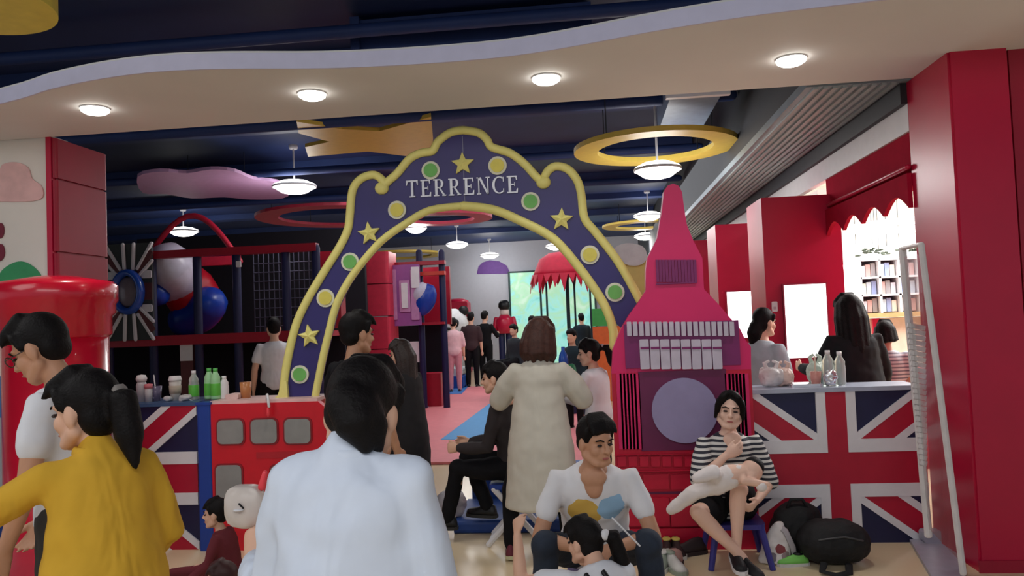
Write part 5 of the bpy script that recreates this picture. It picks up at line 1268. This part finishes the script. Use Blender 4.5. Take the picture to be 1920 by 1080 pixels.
def lump(nm, lab, cat, c, rad, mat, seed, handles=False, vox=.006, n=9, group=None, dsp=(.012, .03)):
    rnd = random.Random(seed); t = thing(nm, lab, cat, tuple(c), 0, group); mb = MB()
    mb.ell(c+V((0, 0, rad[2]*.8)), (rad[0], rad[1], rad[2]*.8))
    for q in range(n):
        a = rnd.random()*6.28; mb.ell(c+V((math.cos(a)*rad[0]*.55, math.sin(a)*rad[1]*.55, rad[2]*(.3+.9*rnd.random()))), (rad[0]*.45, rad[1]*.45, rad[2]*.4))
    mb.build('bag_body', mat, t, remesh=vox, iters=3, disp=dsp)
    if handles:
        for sx in (-1, 1):
            MB().tube([c+V((sx*rad[0]*.35, 0, rad[2]*1.45)), c+V((sx*rad[0]*.5, 0, rad[2]*1.9)), c+V((sx*rad[0]*.15, 0, rad[2]*2.05))], [(.016, .006), (.014, .006), (.01, .005)], 8).build('handle', mat, t, True)
    return t
thin = M('thin_white_plastic', (225, 222, 222), .35, trans=.25)
p = at(345, 757, FY+.08); lump('plastic_bag', 'crumpled clear plastic bag lying between cup and bottle on the left counter', 'bag', V((p.x, FY+.1, zL)), (.05, .04, .03), thin, 3)
p = at(312, 757, FY+.08); lump('plastic_bag', 'small crumpled white bag left of the coffee cup on the left counter', 'bag', V((p.x, FY+.1, zL)), (.035, .03, .025), thin, 4)
p = at(437, 748, FY+.1); tag(MB().rbox((p.x-.05, FY+.08, zB), (p.x+.05, FY+.2, zB+.035), .012).build('snack_tray', M('pale_pink_tray', (222, 190, 184), .5)), 'small pale tray beside the amber cup on the bus counter', 'tray')
# ------------------------------------------------------------------ right counter items
Yr = FY+.16
for i, (px, rad, mat, lab) in enumerate((
    (1448, (.085, .07, .085), thin, 'larger translucent white plastic bag on the right counter near the tower'),
    (1473, (.07, .06, .08), M('pinkish_bag', (226, 196, 184), .4, trans=.15), 'plastic bag with pink and red print on the right counter'),
    (1536, (.065, .06, .10), M('pale_green_bag', (196, 214, 200), .4, trans=.15), 'pale green plastic bag on the right counter left of the bottles'))):
    p = at(px, 735, Yr); lump('plastic_bag', lab, 'bag', V((p.x, Yr+.03*i, CTOP)), rad, mat, 20+i, True)
t, p = lathe_thing('plastic_cup', 'clear drink cup with straw in front of the green bag on the right counter', 'cup', 1531, 735, Yr-.06, CTOP, [(.001, 0), (.028, 0), (.038, .1), (.001, .1)], M('pink_drink', (214, 150, 140), .25, trans=.2))
MB().tube([p+V((0, 0, .06)), p+V((.0, 0, .2))], .006, 6).build('straw', M('straw_pale', (220, 200, 180), .5), t)
bottle(1556, Yr-.02, CTOP, .235, .04, clr, 'left of two clear water bottles on the right counter', wlid, None, 'bottles on the right counter')
bottle(1578, Yr-.02, CTOP, .225, .036, clr, 'right of two clear water bottles on the right counter', wlid, None, 'bottles on the right counter')
p = at(1508, 738, Yr)
tag(MB().rbox((p.x-.11, Yr-.1, CTOP), (p.x+.1, Yr+.06, CTOP+.02), .02, 3, 'z').build('foil_tray', M('foil', (222, 222, 226), .25, .8)), 'flat shiny foil tray on the right counter between bags and bottles', 'tray')
p = at(1556, 700, Yr-.08)
tag(MB().ell((p.x, Yr-.09, CTOP+.06), (.045, .025, .055)).build('foil_pack', M('foil', (222, 222, 226), .25, .8), remesh=.006, iters=1, disp=(.02, .02)), 'crinkled silver foil pack in front of the water bottles', 'packet')
# small box hanging on tower right edge
p = at(1392, 640, FY+.02)
# ------------------------------------------------------------------ bags and shoes on the floor
bk = M('black_nylon', (20, 20, 22), .75, var=.2, bump=.3)
p = atz(1560, 1052, 0); Yb = 4.88
pc = at(1563, 1010, Yb)
t = thing('backpack', 'black backpack lying on its side on the floor before the right flag panel', 'backpack', (pc.x, Yb, 0))
mb = MB(); mb.ell((pc.x, Yb, .135), (.215, .14, .135)); mb.ell((pc.x-.06, Yb, .135), (.16, .15, .13)); mb.ell((pc.x+.10, Yb+.02, .11), (.11, .12, .105))
mb.build('bag_body', bk, t, remesh=.008, iters=5, disp=(.02, .08))
MB().tube([(pc.x-.1, Yb-.14, .05), (pc.x-.13, Yb-.2, .02), (pc.x-.06, Yb-.24, .012), (pc.x+.02, Yb-.2, .012), (pc.x+.04, Yb-.13, .04)], [(.022, .006)]*5, 8).build('strap', bk, t, True)
MB().tube([(pc.x-.12, Yb-.135, .18), (pc.x+.02, Yb-.145, .2), (pc.x+.13, Yb-.12, .17)], .006, 6).build('zip', M('zip_grey', (60, 60, 62), .4), t, True)
pc = at(1493, 1000, 5.02)
t = thing('backpack', 'taller black bag slumped upright behind the lying backpack', 'backpack', (pc.x, 5.04, 0))
mb = MB(); mb.ell((pc.x, 5.04, .16), (.16, .12, .17)); mb.ell((pc.x+.02, 5.05, .25), (.12, .10, .09)); mb.ell((pc.x+.1, 5.05, .2), (.07, .07, .11))
mb.build('bag_body', bk, t, remesh=.008, iters=5, disp=(.025, .09))
MB().tube([(pc.x-.05, 5.0, .31), (pc.x-.03, 4.99, .36), (pc.x+.04, 4.99, .36), (pc.x+.07, 5.0, .31)], .011, 8).build('handle', bk, t, True)
pc = at(1452, 1005, 4.9)
wb = spots('printed_bag', (214, 208, 206), [((.02, -.06, .10), .03, (130, 60, 66)), ((-.03, -.05, .05), .025, (120, 112, 122)), ((.05, -.05, .05), .03, (150, 130, 134))])
t = thing('carrier_bag', 'white printed carrier bag standing between the stool and the black bags', 'bag', (pc.x, 4.9, 0))
mb = MB(); mb.loft([[V((pc.x+dx+a*math.cos(q), 4.9+b*math.sin(q), z_)) for q in (2*math.pi*j/16 for j in range(16))] for z_, a, b, dx in ((.005, .095, .055, 0), (.03, .10, .06, 0), (.12, .085, .05, .01), (.2, .05, .03, .02), (.25, .025, .018, .03))])
mb.build('bag_body', wb, t, remesh=.008, iters=2, disp=(.02, .06))
MB().tube([(pc.x+.02, 4.89, .23), (pc.x+.06, 4.87, .2), (pc.x+.1, 4.87, .1), (pc.x+.11, 4.88, .03)], [(.02, .005)]*4, 8).build('strap', M('grey_strap', (170, 164, 168), .6), t, True)
def floor_shoe(lab, px, py, ang, s, mat, sole, lining=None, tilt=0, group='shoes by the tower base'):
    p = atz(px, py, 0); t = thing('shoe', lab, 'shoe', (p.x, p.y, 0), 0, group)
    fd = V((-math.sin(R(ang)), math.cos(R(ang)), 0)); ank = V((p.x, p.y, .08*s)) - fd*.05*s
    mb = MB(); shoe_mb(mb, ank, fd, s); mb.build('upper', mat, t, True)
    mb = MB(); sole_mb(mb, ank, fd, s); mb.build('sole', sole, t)
    if lining: MB().ell(ank+V((0, 0, .012*s))+fd*.0, (.03*s, .045*s, .012*s), Matrix.Rotation(R(ang), 3, 'Z')).build('lining', lining, t, True)
ylw = M('shoe_yellow', (196, 176, 90), .6); dks = M('shoe_dark', (48, 34, 36), .6); gsh = M('shoe_grey_green', (150, 160, 146), .6); whs = M('shoe_white', (206, 204, 200), .6); pks = M('shoe_dusty_pink', (176, 132, 124), .6)
floor_shoe('left of two dark shoes with yellow insides by the tower base', 1251, 1040, 175, .95, dks, whs, ylw)
floor_shoe('right of two dark shoes with yellow insides by the tower base', 1271, 1040, 185, .95, dks, whs, ylw)
floor_shoe('brown sandal-like shoe lying behind the green and white sneakers', 1246, 1056, 80, .9, pks, dks)
floor_shoe('left green and white sneaker nearest the jeans knee', 1240, 1068, 160, 1.0, gsh, whs, whs)
floor_shoe('right green and white sneaker beside the other one', 1264, 1068, 200, 1.0, whs, gsh, gsh)
floor_shoe('dark shoe at the tower base behind the yellow-lined shoes', 1290, 1040, 110, 1.0, dks, dks)
floor_shoe('bright green sneaker on the floor before the black bags', 1487, 1060, 95, .74, M('shoe_bright_green', (120, 196, 90), .5), whs, black_m)
p = atz(834, 880, .0); p = at(835, 858, 5.6)
lump('plastic_bag', 'crumpled grey-white plastic bag behind the seated dark-jacketed person', 'bag', V((p.x, 5.75, .10)), (.12, .1, .12), M('grey_film', (180, 176, 184), .4, trans=.2), 9)
